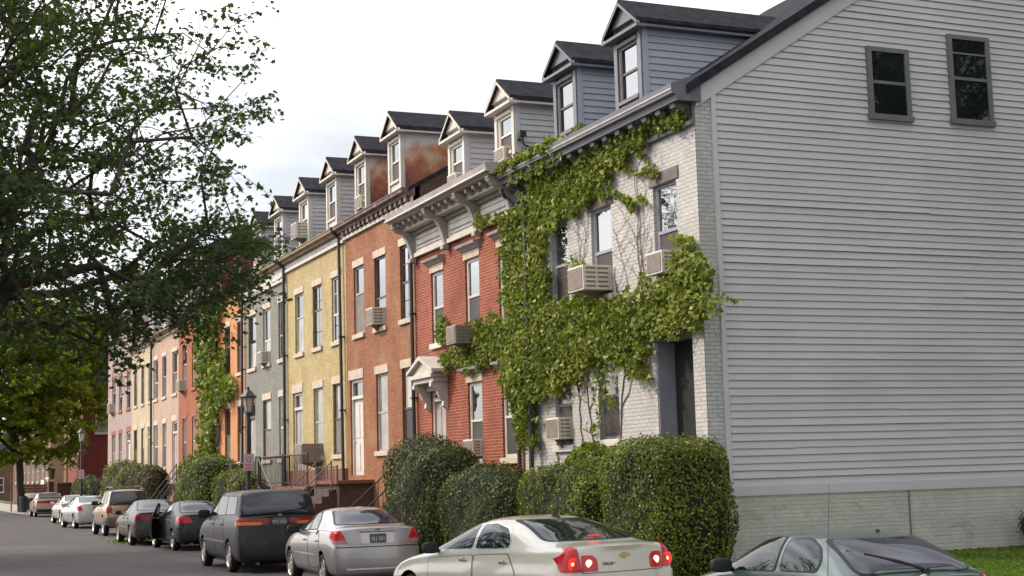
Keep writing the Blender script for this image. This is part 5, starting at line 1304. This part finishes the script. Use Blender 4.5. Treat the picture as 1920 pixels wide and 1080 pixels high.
for sg in (-1, 1):
    o = c.patch('tail_light', [(sg*.56, .80), (sg*.82, .80), (sg*.84, 1.02), (sg*.68, 1.03)][::sg], 'rear', 'tail_red', off=.008)
    c.patch('reverse_lens', [(sg*.565, .80), (sg*.82, .80), (sg*.825, .86), (sg*.585, .86)][::sg], 'rear', 'tail_clear', off=.011, parent=o)
    o2 = c.patch('tail_light', [(.06, .80), (.20, .82), (.34, 1.0), (.08, 1.03)], 'left' if sg < 0 else 'right', 'tail_red', off=.006)
c.patch('rear_bumper', [(-.76, .30), (.76, .30), (.80, .50), (.80, .72), (-.80, .72), (-.80, .50)], 'rear', 'paint_silver', off=.022, rnd=.05)
c.patch('bumper_strip', [(-.60, .355), (.70, .355), (.70, .38), (-.60, .38)], 'rear', 'lens_white', off=.026)
c.patch('boot_lid', [(-.53, .79), (.53, .79), (.62, 1.03), (-.62, 1.03)], 'rear', 'paint_silver', off=.007, rnd=.04)
c.patch('plate_recess', [(-.31, .80), (.31, .80), (.33, .985), (-.33, .985)], 'rear', 'paint_lsilver', off=.010, rnd=.03)
c.patch('lid_garnish', [(-.34, .985), (.34, .985), (.34, 1.005), (-.34, 1.005)], 'rear', 'tail_dark', off=.016)
c.plate('ELJ 501', .885)
c.patch('bumper_crease', [(-.78, .735), (.78, .735), (.78, .75), (-.78, .75)], 'rear', 'rubber', off=.010)
c.patch('lid_edge', [(-.60, 1.035), (.60, 1.035), (.60, 1.045), (-.60, 1.045)], 'rear', 'lens_white', off=.009)
c.patch('emblem', [(-.05, 1.02), (.05, 1.02), (.05, 1.045), (-.05, 1.045)], 'rear', 'chrome', off=.012, rnd=.012)
c.both('side_moulding', [(.75+.65, .56), (3.0, .56), (3.0, .59), (1.4, .59)], 'paint_lsilver', off=.012)
c.mirrors(2.88, .96); c.handles((1.30, 2.25), .83, 'paint_silver'); c.front(); c.under()

# --- pearl white saloon, brake lights on, nosing out
S = spec(L=4.80, W=1.79, H=1.46, zdeck=1.12, zbr=1.03, zbf=.93, zhood=.94, zfront=.74, yrb=.66, yrt=1.38, yws=2.55, yc=3.45, xr=.70, xg=.78, yrw=1.05, wb=2.83, wr=.335, bow=.13, frear=.88)
c = Car('pearl white sedan with its brake lights lit, angled out from the kerb', 'car', 8.47, 16.35, 10.5, S, 'paint_white', zs=1.03)
c.doors([[(1.15, .40), (2.15, .36), (2.18, .97), (1.38, 1.0), (1.20, .8)], [(2.2, .36), (3.3, .36), (3.35, .90), (2.22, .97)]])
c.windows([[(1.42, 1.075), (2.20, 1.05), (2.26, 1.345), (1.95, 1.36), (1.60, 1.30), (1.44, 1.16)], [(2.28, 1.05), (3.30, 1.0), (2.95, 1.19), (2.65, 1.31), (2.34, 1.35)]], trim='chrome', rnd=.06)
c.rearglass([(-.66, 1.165), (.66, 1.165), (.50, 1.40), (-.50, 1.40)], 'car_glass_green')
for sg in (-1, 1):
    o = c.patch('tail_light', [(sg*.62, .82), (sg*.85, .82), (sg*.85, .98), (sg*.74, 1.10), (sg*.66, 1.11)][::sg], 'rear', 'tail_red', off=.009, rnd=.02)
    c.patch('inner_lens', [(sg*.40, .82), (sg*.62, .82), (sg*.62, 1.01), (sg*.46, 1.01), (sg*.40, .96)][::sg], 'rear', 'tail_red', off=.009, rnd=.03)
    for (xx, m, rr_) in ((.52, 'lamp_bulb_white', .045), (.735, 'lamp_on', .022)):
        q = c.surf('rear', sg*xx, .915); b = MB(); b.lathe([(0, -.002), (rr_, 0), (rr_, .012)], (sg*xx, q.y-.014, .915), 'y', 18); c.mb('lit_bulb', b, m, o)
    b = MB(); q = c.surf('rear', sg*.735, .915); b.lathe([(.04, .004), (.075, .004)], (sg*.735, q.y-.016, .915), 'y', 20); c.mb('lit_ring', b, 'lamp_on_red', o)
    c.patch('tail_light', [(.05, .82), (.16, .82), (.30, .95), (.34, 1.05), (.10, 1.08)], 'left' if sg < 0 else 'right', 'tail_red', off=.008, rnd=.02)
    c.patch('side_marker', [(.30, .70), (.46, .71), (.46, .735), (.30, .725)], 'left' if sg < 0 else 'right', 'tail_dark', off=.008)
c.patch('rear_bumper', [(-.83, .32), (.83, .32), (.88, .52), (.87, .79), (-.87, .79), (-.88, .52)], 'rear', 'paint_white', off=.02, rnd=.05)
c.patch('boot_seam', [(-.63, .80), (.63, .80), (.66, 1.10), (-.66, 1.10)], 'rear', 'rail_grey', off=.0035, rnd=.04)
c.patch('boot_lid', [(-.615, .81), (.615, .81), (.65, 1.10), (-.65, 1.10)], 'rear', 'paint_white', off=.0065, rnd=.04)
q = c.surf('rear', 0, 1.0); b = MB(); y = q.y-.014
b.prism([(-.075, 1.005), (-.035, 1.005), (-.028, 1.03), (.035, 1.03), (.03, 1.012), (.085, 1.012), (.075, .985), (.03, .985), (.022, .96), (-.04, .96), (-.033, .98), (-.085, .98)], 'y', y-.006, y); c.mb('bow_tie_emblem', b, 'gold', bevel=.002)
q = c.surf('rear', -.37, .86); o = c.patch('badge', [(-.39, .855), (-.38, .855), (-.38, .856), (-.39, .856)], 'rear', 'rail_grey', off=.005)
c.text('MALIBU', (-.24, q.y-.016, .885), .055, 'rubber', o, 'badge_text', .0015); c.text('LTZ', (-.20, q.y-.016, .845), .042, 'rubber', o, 'badge_text', .0015)
q = c.surf('rear', 0, 1.20); b = MB(); b.box(-.085, .085, q.y-.02, q.y+.0, 1.185, 1.215); c.mb('high_brake_light', b, 'lamp_on_red')
b = MB(); zt = c.surf('top', 0, 1.55).z; b.prism([(1.42, zt-.01), (1.62, zt-.005), (1.52, zt+.035), (1.48, zt+.035)], 'x', -.02, .02); b.tube((0, 1.50, zt+.03), (0, 1.42, zt+.14), .006, .004, 5); c.mb('roof_aerial', b, 'rubber')
c.mirrors(3.17, .99); c.handles((1.45, 2.42), .90, 'chrome'); c.front(); c.under()
c.plate('DKR 4472', .62)

# --- dark minivan
S = spec(L=5.05, W=1.92, H=1.75, zdeck=1.20, zbr=1.16, zbf=1.06, zhood=1.0, zfront=.80, yrb=.13, yrt=.40, yws=3.0, yc=4.05, xr=.80, xg=.90, yrw=1.05, wb=3.0, wr=.335, bow=.10, frear=.94, rear=.03, boxy=1)
c = Car('dark blue black minivan parked beside the silver compact sedan', 'minivan', 8.24, 32.6, -.7, S, 'paint_navy')
c.doors([[(1.55, .40), (2.55, .38), (2.57, 1.10), (1.57, 1.12)], [(2.62, .38), (3.72, .38), (3.74, 1.05), (2.64, 1.10)]])
c.windows([[(.50, 1.24), (1.50, 1.22), (1.52, 1.60), (.62, 1.60)], [(1.57, 1.22), (2.55, 1.19), (2.57, 1.605), (1.58, 1.605)], [(2.62, 1.19), (3.72, 1.13), (3.40, 1.38), (3.10, 1.56), (2.64, 1.60)]], m='car_glass')
c.rearglass([(-.84, 1.235), (.84, 1.235), (.73, 1.66), (-.73, 1.66)], 'car_glass_grey')
for sg in (-1, 1):
    o = c.patch('tail_light', [(sg*.24, 1.0), (sg*.90, 1.0), (sg*.91, 1.15), (sg*.24, 1.15)][::sg], 'rear', 'tail_dark', off=.010)
    c.patch('amber_lens', [(sg*.40, 1.005), (sg*.91, 1.005), (sg*.91, 1.075), (sg*.40, 1.065)][::sg], 'rear', 'tail_amber', off=.013, parent=o)
    c.patch('tail_light', [(.06, 1.0), (.30, 1.0), (.28, 1.15), (.07, 1.15)], 'left' if sg < 0 else 'right', 'tail_dark', off=.008)
c.patch('rear_bumper', [(-.88, .36), (.88, .36), (.93, .55), (.90, .74), (.55, .66), (-.55, .66), (-.90, .74), (-.93, .55)], 'rear', 'paint_navy', off=.03, rnd=.04)
c.plate('EYC 2G3', 1.075); q = c.surf('rear', .03, 1.2)
o = c.patch('emblem', [(-.01, 1.17), (.07, 1.17), (.08, 1.235), (-.02, 1.235)], 'rear', 'plate_dark', off=.009, rnd=.02); c.text('H', (.03, q.y-.022, 1.175), .075, 'chrome', o, 'emblem_letter', .003)
b = MB(); q0 = c.surf('rear', .10, 1.28); q1 = c.surf('rear', .62, 1.32); b.tube(q0-Vector((0, .03, 0)), q1-Vector((0, .03, 0)), .012, .008, 5); c.mb('rear_wiper', b, 'rubber')
c.both('side_moulding', [(1.45, .62), (3.85, .62), (3.85, .66), (1.45, .66)], 'rail_grey', off=.014)
c.mirrors(3.70, 1.16, size=1.25); c.handles((1.75, 2.80), 1.0, 'paint_navy'); c.front(); c.under()

# --- black saloon, driver's door open
S = spec(L=4.42, W=1.70, H=1.41, zdeck=1.04, zbr=.97, zbf=.90, yrb=.60, yrt=1.18, yws=2.35, yc=3.15, xr=.71, xg=.78, yrw=.90, wb=2.62, wr=.30)
c = Car('black sedan whose front door stands open into the street', 'car', 9.05, 44.6, 2.4, S, 'paint_black', wheels='rim_steel')
c.doors([[(1.10, .34), (1.88, .32), (1.90, .92), (1.20, .95)]])
c.windows([[(1.38, 1.0), (1.90, .98), (1.95, 1.29), (1.70, 1.31), (1.48, 1.20)]], m='car_glass_grey')
c.patch('side_window', [(1.98, .97), (2.85, .94), (2.45, 1.20), (2.30, 1.27), (2.02, 1.30)], 'right', 'car_glass', off=.007, rnd=.04)
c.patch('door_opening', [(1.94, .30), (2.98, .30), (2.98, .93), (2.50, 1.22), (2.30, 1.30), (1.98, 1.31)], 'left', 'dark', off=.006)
dv = c.patch('open_door', [(1.94, .30), (2.98, .30), (2.98, .90), (1.98, .93)], 'left', 'paint_black', off=.01, skirt=.05)
dw = MB(); dw.path([(-.80, 2.95, .93), (-.64, 2.46, 1.24), (-.60, 2.25, 1.32), (-.60, 2.02, 1.33), (-.78, 1.98, .93)], .022, 6); dwf = dw.build('window_frame', 'rubber', dv, local=True)
gl = MB(); gl.poly([(-.79, 2.93, .93), (-.63, 2.46, 1.22), (-.60, 2.25, 1.30), (-.60, 2.04, 1.31), (-.78, 2.0, .93)]); gl.build('door_window', 'car_glass_grey', dv, local=True)
hp = Vector((-.85, 2.98, 0)); ang = R(-24); dv.matrix_basis = Matrix.Translation(hp) @ Matrix.Rotation(ang, 4, 'Z') @ Matrix.Translation(-hp)
c.rearglass([(-.62, 1.08), (.62, 1.08), (.49, 1.335), (-.49, 1.335)], 'car_glass_grey')
for sg in (-1, 1):
    c.patch('tail_light', [(sg*.38, .78), (sg*.82, .78), (sg*.82, .96), (sg*.52, .97)][::sg], 'rear', 'tail_red', off=.008)
    c.patch('tail_light', [(.05, .78), (.24, .80), (.26, .94), (.07, .96)], 'left' if sg < 0 else 'right', 'tail_red', off=.008)
c.patch('rear_bumper', [(-.82, .28), (.82, .28), (.84, .66), (-.84, .66)], 'rear', 'paint_black', off=.02, rnd=.05)
c.mirrors(2.78, .93, size=.9); c.handles((1.30,), .82, 'paint_black'); c.front(); c.under(); c.plate('CXN 8150', .52)

# --- dark grey bronze saloon
S = spec(L=4.72, W=1.78, H=1.42, zdeck=1.05, zbr=.98, zbf=.90, yrb=.70, yrt=1.36, yws=2.55, yc=3.40, xr=.71, xg=.78, yrw=1.05, wb=2.67, wr=.31)
c = Car('dark grey bronze sedan parked between the tan sport utility vehicle and the black sedan', 'car', 8.58, 49.6, -.1, S, 'paint_bronze', wheels='rim_steel')
c.doors([[(1.25, .36), (2.08, .34), (2.10, .93), (1.35, .96)], [(2.13, .34), (3.15, .34), (3.18, .88), (2.15, .93)]])
c.windows([[(1.55, 1.02), (2.10, 1.0), (2.14, 1.30), (1.88, 1.32), (1.64, 1.22)], [(2.18, 1.0), (3.10, .96), (2.70, 1.20), (2.50, 1.28), (2.22, 1.31)]])
c.rearglass([(-.66, 1.09), (.66, 1.09), (.52, 1.345), (-.52, 1.345)], 'car_glass_grey')
for sg in (-1, 1):
    c.patch('tail_light', [(sg*.30, .80), (sg*.84, .80), (sg*.84, .96), (sg*.36, .96)][::sg], 'rear', 'tail_dark', off=.008)
    c.patch('tail_light', [(.05, .80), (.22, .80), (.22, .95), (.07, .96)], 'left' if sg < 0 else 'right', 'tail_red', off=.008)
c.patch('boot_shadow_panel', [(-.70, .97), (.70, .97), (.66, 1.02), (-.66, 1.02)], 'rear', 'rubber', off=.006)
c.patch('rear_bumper', [(-.84, .30), (.84, .30), (.87, .66), (-.87, .66)], 'rear', 'paint_bronze', off=.02, rnd=.05)
c.both('side_moulding', [(1.45, .55), (3.2, .55), (3.2, .585), (1.45, .585)], 'rail_grey', off=.012)
c.mirrors(2.98, .95, size=.9); c.handles((1.45, 2.35), .84, 'paint_bronze'); c.front(); c.under(); c.plate('BRN 6631', .52)

# --- tan sport utility vehicle
S = spec(L=4.60, W=1.80, H=1.74, zdeck=1.14, zbr=1.12, zbf=1.05, zhood=1.02, zfront=.85, zb=.34, yrb=.12, yrt=.36, yws=2.45, yc=3.15, xr=.72, xg=.84, yrw=.95, wb=2.70, wr=.37, bow=.06, frear=.95, rear=.02, boxy=1)
c = Car('tan sport utility vehicle with a roof rack', 'car', 9.08, 59.6, .4, S, 'paint_tan')
c.doors([[(1.30, .50), (2.0, .48), (2.02, 1.06), (1.32, 1.08)], [(2.05, .48), (2.95, .48), (2.97, 1.02), (2.07, 1.06)]])
c.windows([[(.42, 1.20), (1.22, 1.18), (1.24, 1.60), (.52, 1.60)], [(1.34, 1.18), (1.98, 1.16), (2.0, 1.60), (1.36, 1.60)], [(2.08, 1.16), (2.92, 1.12), (2.62, 1.45), (2.50, 1.57), (2.10, 1.60)]])
c.rearglass([(-.74, 1.18), (.74, 1.18), (.63, 1.64), (-.63, 1.64)], 'car_glass_grey')
for sg in (-1, 1):
    c.patch('tail_light', [(sg*.66, .86), (sg*.86, .86), (sg*.86, 1.10), (sg*.66, 1.10)][::sg], 'rear', 'tail_dark', off=.010)
    c.patch('tail_light', [(.05, .88), (.16, .88), (.16, 1.08), (.06, 1.08)], 'left' if sg < 0 else 'right', 'tail_red', off=.008)
c.patch('rear_bumper', [(-.86, .46), (.86, .46), (.90, .70), (-.90, .70)], 'rear', 'rail_grey', off=.07)
b = MB()
for sg in (-1, 1): b.path([(sg*.56, .55, 1.70), (sg*.56, .60, 1.80), (sg*.56, 2.2, 1.81), (sg*.56, 2.3, 1.72)], .022, 6)
for y in (.7, 1.2, 1.7, 2.1): b.tube((-.56, y, 1.805), (.56, y, 1.805), .018, .018, 6)
c.mb('roof_rack', b, 'rail_grey'); c.plate('AWG 9027', .86, x=.25); c.both('wheel_flare', [(1.32, .40), (3.2, .40), (3.2, .50), (1.32, .50)], 'rail_grey', off=.02)
c.mirrors(2.80, 1.16, size=1.15); c.handles((1.42, 2.25), .98, 'paint_tan'); c.front(); c.under()

# --- two light cars
S = spec(L=4.72, W=1.78, H=1.45, zdeck=1.10, zbr=1.02, zbf=.93, yrb=.62, yrt=1.30, yws=2.50, yc=3.40, xr=.71, xg=.78, yrw=1.0, wb=2.75, wr=.325)
def light_sedan(label, x, y, hd, paint, text):
    c = Car(label, 'car', x, y, hd, S, paint)
    c.doors([[(1.22, .38), (2.05, .36), (2.07, .97), (1.32, 1.0)], [(2.10, .36), (3.10, .36), (3.13, .92), (2.12, .96)]])
    c.windows([[(1.50, 1.06), (2.08, 1.04), (2.12, 1.33), (1.85, 1.35), (1.58, 1.25)], [(2.15, 1.04), (3.10, 1.0), (2.70, 1.23), (2.50, 1.31), (2.20, 1.34)]])
    c.rearglass([(-.66, 1.15), (.66, 1.15), (.52, 1.375), (-.52, 1.375)], 'car_glass_green')
    for sg in (-1, 1):
        c.patch('tail_light', [(sg*.60, .80), (sg*.84, .80), (sg*.86, 1.0), (sg*.70, 1.0)][::sg], 'rear', 'tail_red', off=.008)
        c.patch('tail_light', [(.06, .80), (.22, .82), (.32, .99), (.08, 1.0)], 'left' if sg < 0 else 'right', 'tail_red', off=.008)
    c.patch('rear_bumper', [(-.84, .30), (.84, .30), (.87, .70), (-.87, .70)], 'rear', paint, off=.02, rnd=.05)
    c.both('side_moulding', [(1.40, .55), (3.1, .55), (3.1, .58), (1.40, .58)], 'rail_grey', off=.012)
    c.mirrors(3.0, .98, paint); c.handles((1.42, 2.32), .86, paint); c.front(); c.under(); c.plate(text, .88)
light_sedan('light silver sedan just beyond the tan sport utility vehicle', 9.38, 71.3, 4.3, 'paint_lsilver', 'DTV 3384')
light_sedan('white sedan mostly hidden behind the light silver sedan', 9.75, 80.6, 2.2, 'paint_white', 'CHM 7195')
# --- pinkish old saloon
S = spec(L=5.1, W=1.92, H=1.42, zdeck=1.02, zbr=.96, zbf=.94, zhood=.96, zfront=.82, yrb=1.05, yrt=1.45, yws=2.75, yc=3.35, xr=.72, xg=.76, yrw=1.2, wb=2.85, wr=.32, bow=.03, frear=.97, rear=.02, boxy=1)
c = Car('boxy pinkish beige old sedan last in the row of parked cars', 'car', 10.35, 100.5, .3, S, 'paint_pink', wheels='rim_steel', zs=1.12)
c.doors([[(1.6, .36), (2.3, .34), (2.32, .92), (1.7, .94)], [(2.35, .34), (3.3, .34), (3.33, .90), (2.37, .92)]])
c.windows([[(1.75, 1.0), (2.32, .99), (2.34, 1.30), (1.90, 1.30)], [(2.38, .99), (3.2, .97), (2.85, 1.28), (2.40, 1.30)]])
c.rearglass([(-.68, 1.06), (.68, 1.06), (.60, 1.35), (-.60, 1.35)], 'car_glass_green')
c.patch('tail_panel', [(-.88, .80), (.88, .80), (.88, .94), (-.88, .94)], 'rear', 'tail_dark', off=.01)
c.patch('rear_bumper', [(-.92, .46), (.92, .46), (.93, .64), (-.93, .64)], 'rear', 'paint_pink', off=.07)
c.patch('valance', [(-.86, .30), (.86, .30), (.90, .44), (-.90, .44)], 'rear', 'rubber', off=.01)
c.mirrors(3.1, .95, size=.8); c.handles((1.75, 2.55), .84, 'chrome'); c.front(); c.under(); c.plate('JRM 5540', .70, w=.3)
S2 = spec(L=4.5, W=1.75, H=1.42)
c = Car('dark car at the far corner just beyond the pinkish old sedan', 'car', 11.0, 118.0, 2, S2, 'paint_black')
c.windows([[(1.42, 1.04), (1.98, 1.02), (2.03, 1.30), (1.52, 1.26)], [(2.05, 1.01), (2.95, .985), (2.38, 1.29), (2.10, 1.31)]]); c.rearglass([(-.62, 1.10), (.62, 1.10), (.49, 1.345), (-.49, 1.345)], 'car_glass_grey'); c.front()
c.mirrors(2.9, .95, 'lens_white')

# --- pale green hatchback in the foreground
S = spec(L=4.05, W=1.68, H=1.43, zdeck=1.02, zbr=1.0, zbf=.92, yrb=.16, yrt=.82, yws=2.05, yc=2.82, xr=.71, xg=.78, yrw=.72, wb=2.44, wr=.30, bow=.14, frear=.93, rear=.02)
c = Car('pale grey green hatchback in the near foreground with a rear wiper', 'car', 9.0, 11.35, -4.0, S, 'paint_green', zs=.99)
c.doors([[(1.42, .36), (2.68, .34), (2.72, .90), (1.45, .96)]])
c.windows([[(.72, 1.05), (1.38, 1.03), (1.45, 1.33), (1.10, 1.33), (.86, 1.26), (.72, 1.15)], [(1.50, 1.02), (2.62, .975), (2.30, 1.17), (2.08, 1.27), (1.85, 1.33), (1.56, 1.34)]], rnd=.07)
g_ = c.rearglass([(-.62, 1.045), (.62, 1.045), (.50, 1.335), (-.50, 1.335)], 'car_glass_grey', rnd=.07)
for sg in (-1, 1): c.patch('tail_light', [(sg*.66, .72), (sg*.82, .72), (sg*.83, .98), (sg*.70, .98)][::sg], 'rear', 'tail_red', off=.008)
for sg in (-1, 1): c.patch('tail_light', [(.06, .72), (.18, .74), (.20, .96), (.08, .98)], 'left' if sg < 0 else 'right', 'tail_red', off=.008)
c.patch('rear_bumper', [(-.80, .28), (.80, .28), (.84, .64), (-.84, .64)], 'rear', 'paint_green', off=.02, rnd=.05)
def sp_(x, z, o=.02): q = c.surf('rear', x, z); return Vector((x, q.y-o, z))
b = MB(); pv = sp_(.10, 1.06, .03); b.lathe([(0, 0), (.03, 0), (.035, .03), (.02, .05), (0, .05)], (pv.x, pv.y-.01, pv.z-.01), 'y', 12)
tip = sp_(-.38, 1.22, .03); mid = sp_(-.14, 1.15, .035); b.tube(pv, mid, .016, .012, 6); b.tube(mid, tip, .012, .008, 6)
q0 = sp_(-.50, 1.245, .02); q1 = sp_(-.02, 1.11, .02); b.tube(q0, q1, .010, .010, 4); c.mb('rear_wiper', b, 'rubber')
q = c.surf('rear', .0, .96); b = MB(); b.lathe([(.058, 0), (.070, -.006), (.082, 0)], (0, q.y-.012, .945), 'y', 24); em = c.mb('emblem', b, 'chrome'); c.text('H', (.0, q.y-.018, .915), .085, 'chrome', em, 'emblem_letter', .003)
for nx in (0,):
    zt = c.surf('top', .12, .98).z; b = MB(); b.lathe([(0, 0), (.022, 0), (.018, .03), (0, .035)], (.12, .98, zt-.005), n=10); c.mb('washer_nozzle', b, 'rubber')
pa = c.surf('left', .48, .98); b = MB(); b.tube((pa.x+.02, .48, .97), (pa.x-.02, .30, 1.90), .0045, .0025, 6); b.lathe([(0, 0), (.018, 0), (.014, .05), (0, .05)], (pa.x+.01, .48, .96), n=8); c.mb('whip_aerial', b, 'rail_grey')
c.mirrors(2.42, .985, size=1.0); c.handles((1.60,), .85, 'paint_green'); c.front(); c.under(); c.plate('DBY 1168', .80)

# ------------------------------------------------------------------ sky and sun
SUN_EL, SUN_AZ = 40, -58       # degrees; azimuth from +Y, negative towards -X
w = bpy.data.worlds.new('World'); sc.world = w; w.use_nodes = True; nt = w.node_tree; bg = nt.nodes['Background']
sky = nt.nodes.new('ShaderNodeTexSky'); sky.sky_type = 'NISHITA'; sky.sun_disc = False; sky.sun_elevation = R(SUN_EL); sky.sun_rotation = R(SUN_AZ); sky.air_density = 1.3; sky.dust_density = 1.0
tc = nt.nodes.new('ShaderNodeTexCoord'); mp = nt.nodes.new('ShaderNodeMapping'); mp.inputs['Scale'].default_value = (1, 1, 3.2)
nz = nt.nodes.new('ShaderNodeTexNoise'); nz.inputs['Scale'].default_value = 2.1; nz.inputs['Detail'].default_value = 7; nz.inputs['Distortion'].default_value = .5
mr = nt.nodes.new('ShaderNodeMapRange'); mr.inputs[1].default_value = .40; mr.inputs[2].default_value = .62; mr.inputs[3].default_value = .40; mp.inputs['Location'].default_value = (.35, .1, .3)
mx = nt.nodes.new('ShaderNodeMix'); mx.data_type = 'RGBA'; mx.inputs[7].default_value = (22, 22, 22.4, 1)
sv = Vector((math.sin(R(SUN_AZ))*math.cos(R(SUN_EL)), math.cos(R(SUN_AZ))*math.cos(R(SUN_EL)), math.sin(R(SUN_EL))))
dp = nt.nodes.new('ShaderNodeVectorMath'); dp.operation = 'DOT_PRODUCT'; dp.inputs[1].default_value = sv
pw = nt.nodes.new('ShaderNodeMath'); pw.operation = 'MAXIMUM'; pw.inputs[1].default_value = 0
pw2 = nt.nodes.new('ShaderNodeMath'); pw2.operation = 'POWER'; pw2.inputs[1].default_value = 3
pw3 = nt.nodes.new('ShaderNodeMath'); pw3.operation = 'MULTIPLY_ADD'; pw3.inputs[1].default_value = 2.2; pw3.inputs[2].default_value = 1
vm = nt.nodes.new('ShaderNodeVectorMath'); vm.operation = 'SCALE'
nt.links.new(tc.outputs['Generated'], mp.inputs[0]); nt.links.new(mp.outputs[0], nz.inputs['Vector']); nt.links.new(nz.outputs['Fac'], mr.inputs[0])
nt.links.new(mr.outputs[0], mx.inputs[0]); nt.links.new(sky.outputs[0], mx.inputs[6]); nt.links.new(tc.outputs['Generated'], dp.inputs[0]); nt.links.new(dp.outputs['Value'], pw.inputs[0]); nt.links.new(pw.outputs[0], pw2.inputs[0]); nt.links.new(pw2.outputs[0], pw3.inputs[0])
nt.links.new(mx.outputs[2], vm.inputs[0]); nt.links.new(pw3.outputs[0], vm.inputs['Scale']); nt.links.new(vm.outputs[0], bg.inputs[0]); bg.inputs[1].default_value = .062
sd_ = bpy.data.lights.new('sun', 'SUN'); sd_.energy = 2.9; sd_.angle = R(2.5); sd_.color = (1, .82, .57)
so = bpy.data.objects.new('sun', sd_); C.objects.link(so)
el, az = R(SUN_EL), R(SUN_AZ); d = Vector((math.sin(az)*math.cos(el), math.cos(az)*math.cos(el), math.sin(el)))
so.rotation_euler = d.to_track_quat('Z', 'Y').to_euler()
sc.view_settings.view_transform = 'Standard'; sc.view_settings.look = 'None'; sc.view_settings.exposure = 0.2; sc.view_settings.gamma = 1
sc.cycles.max_bounces = 6; sc.cycles.transparent_max_bounces = 6
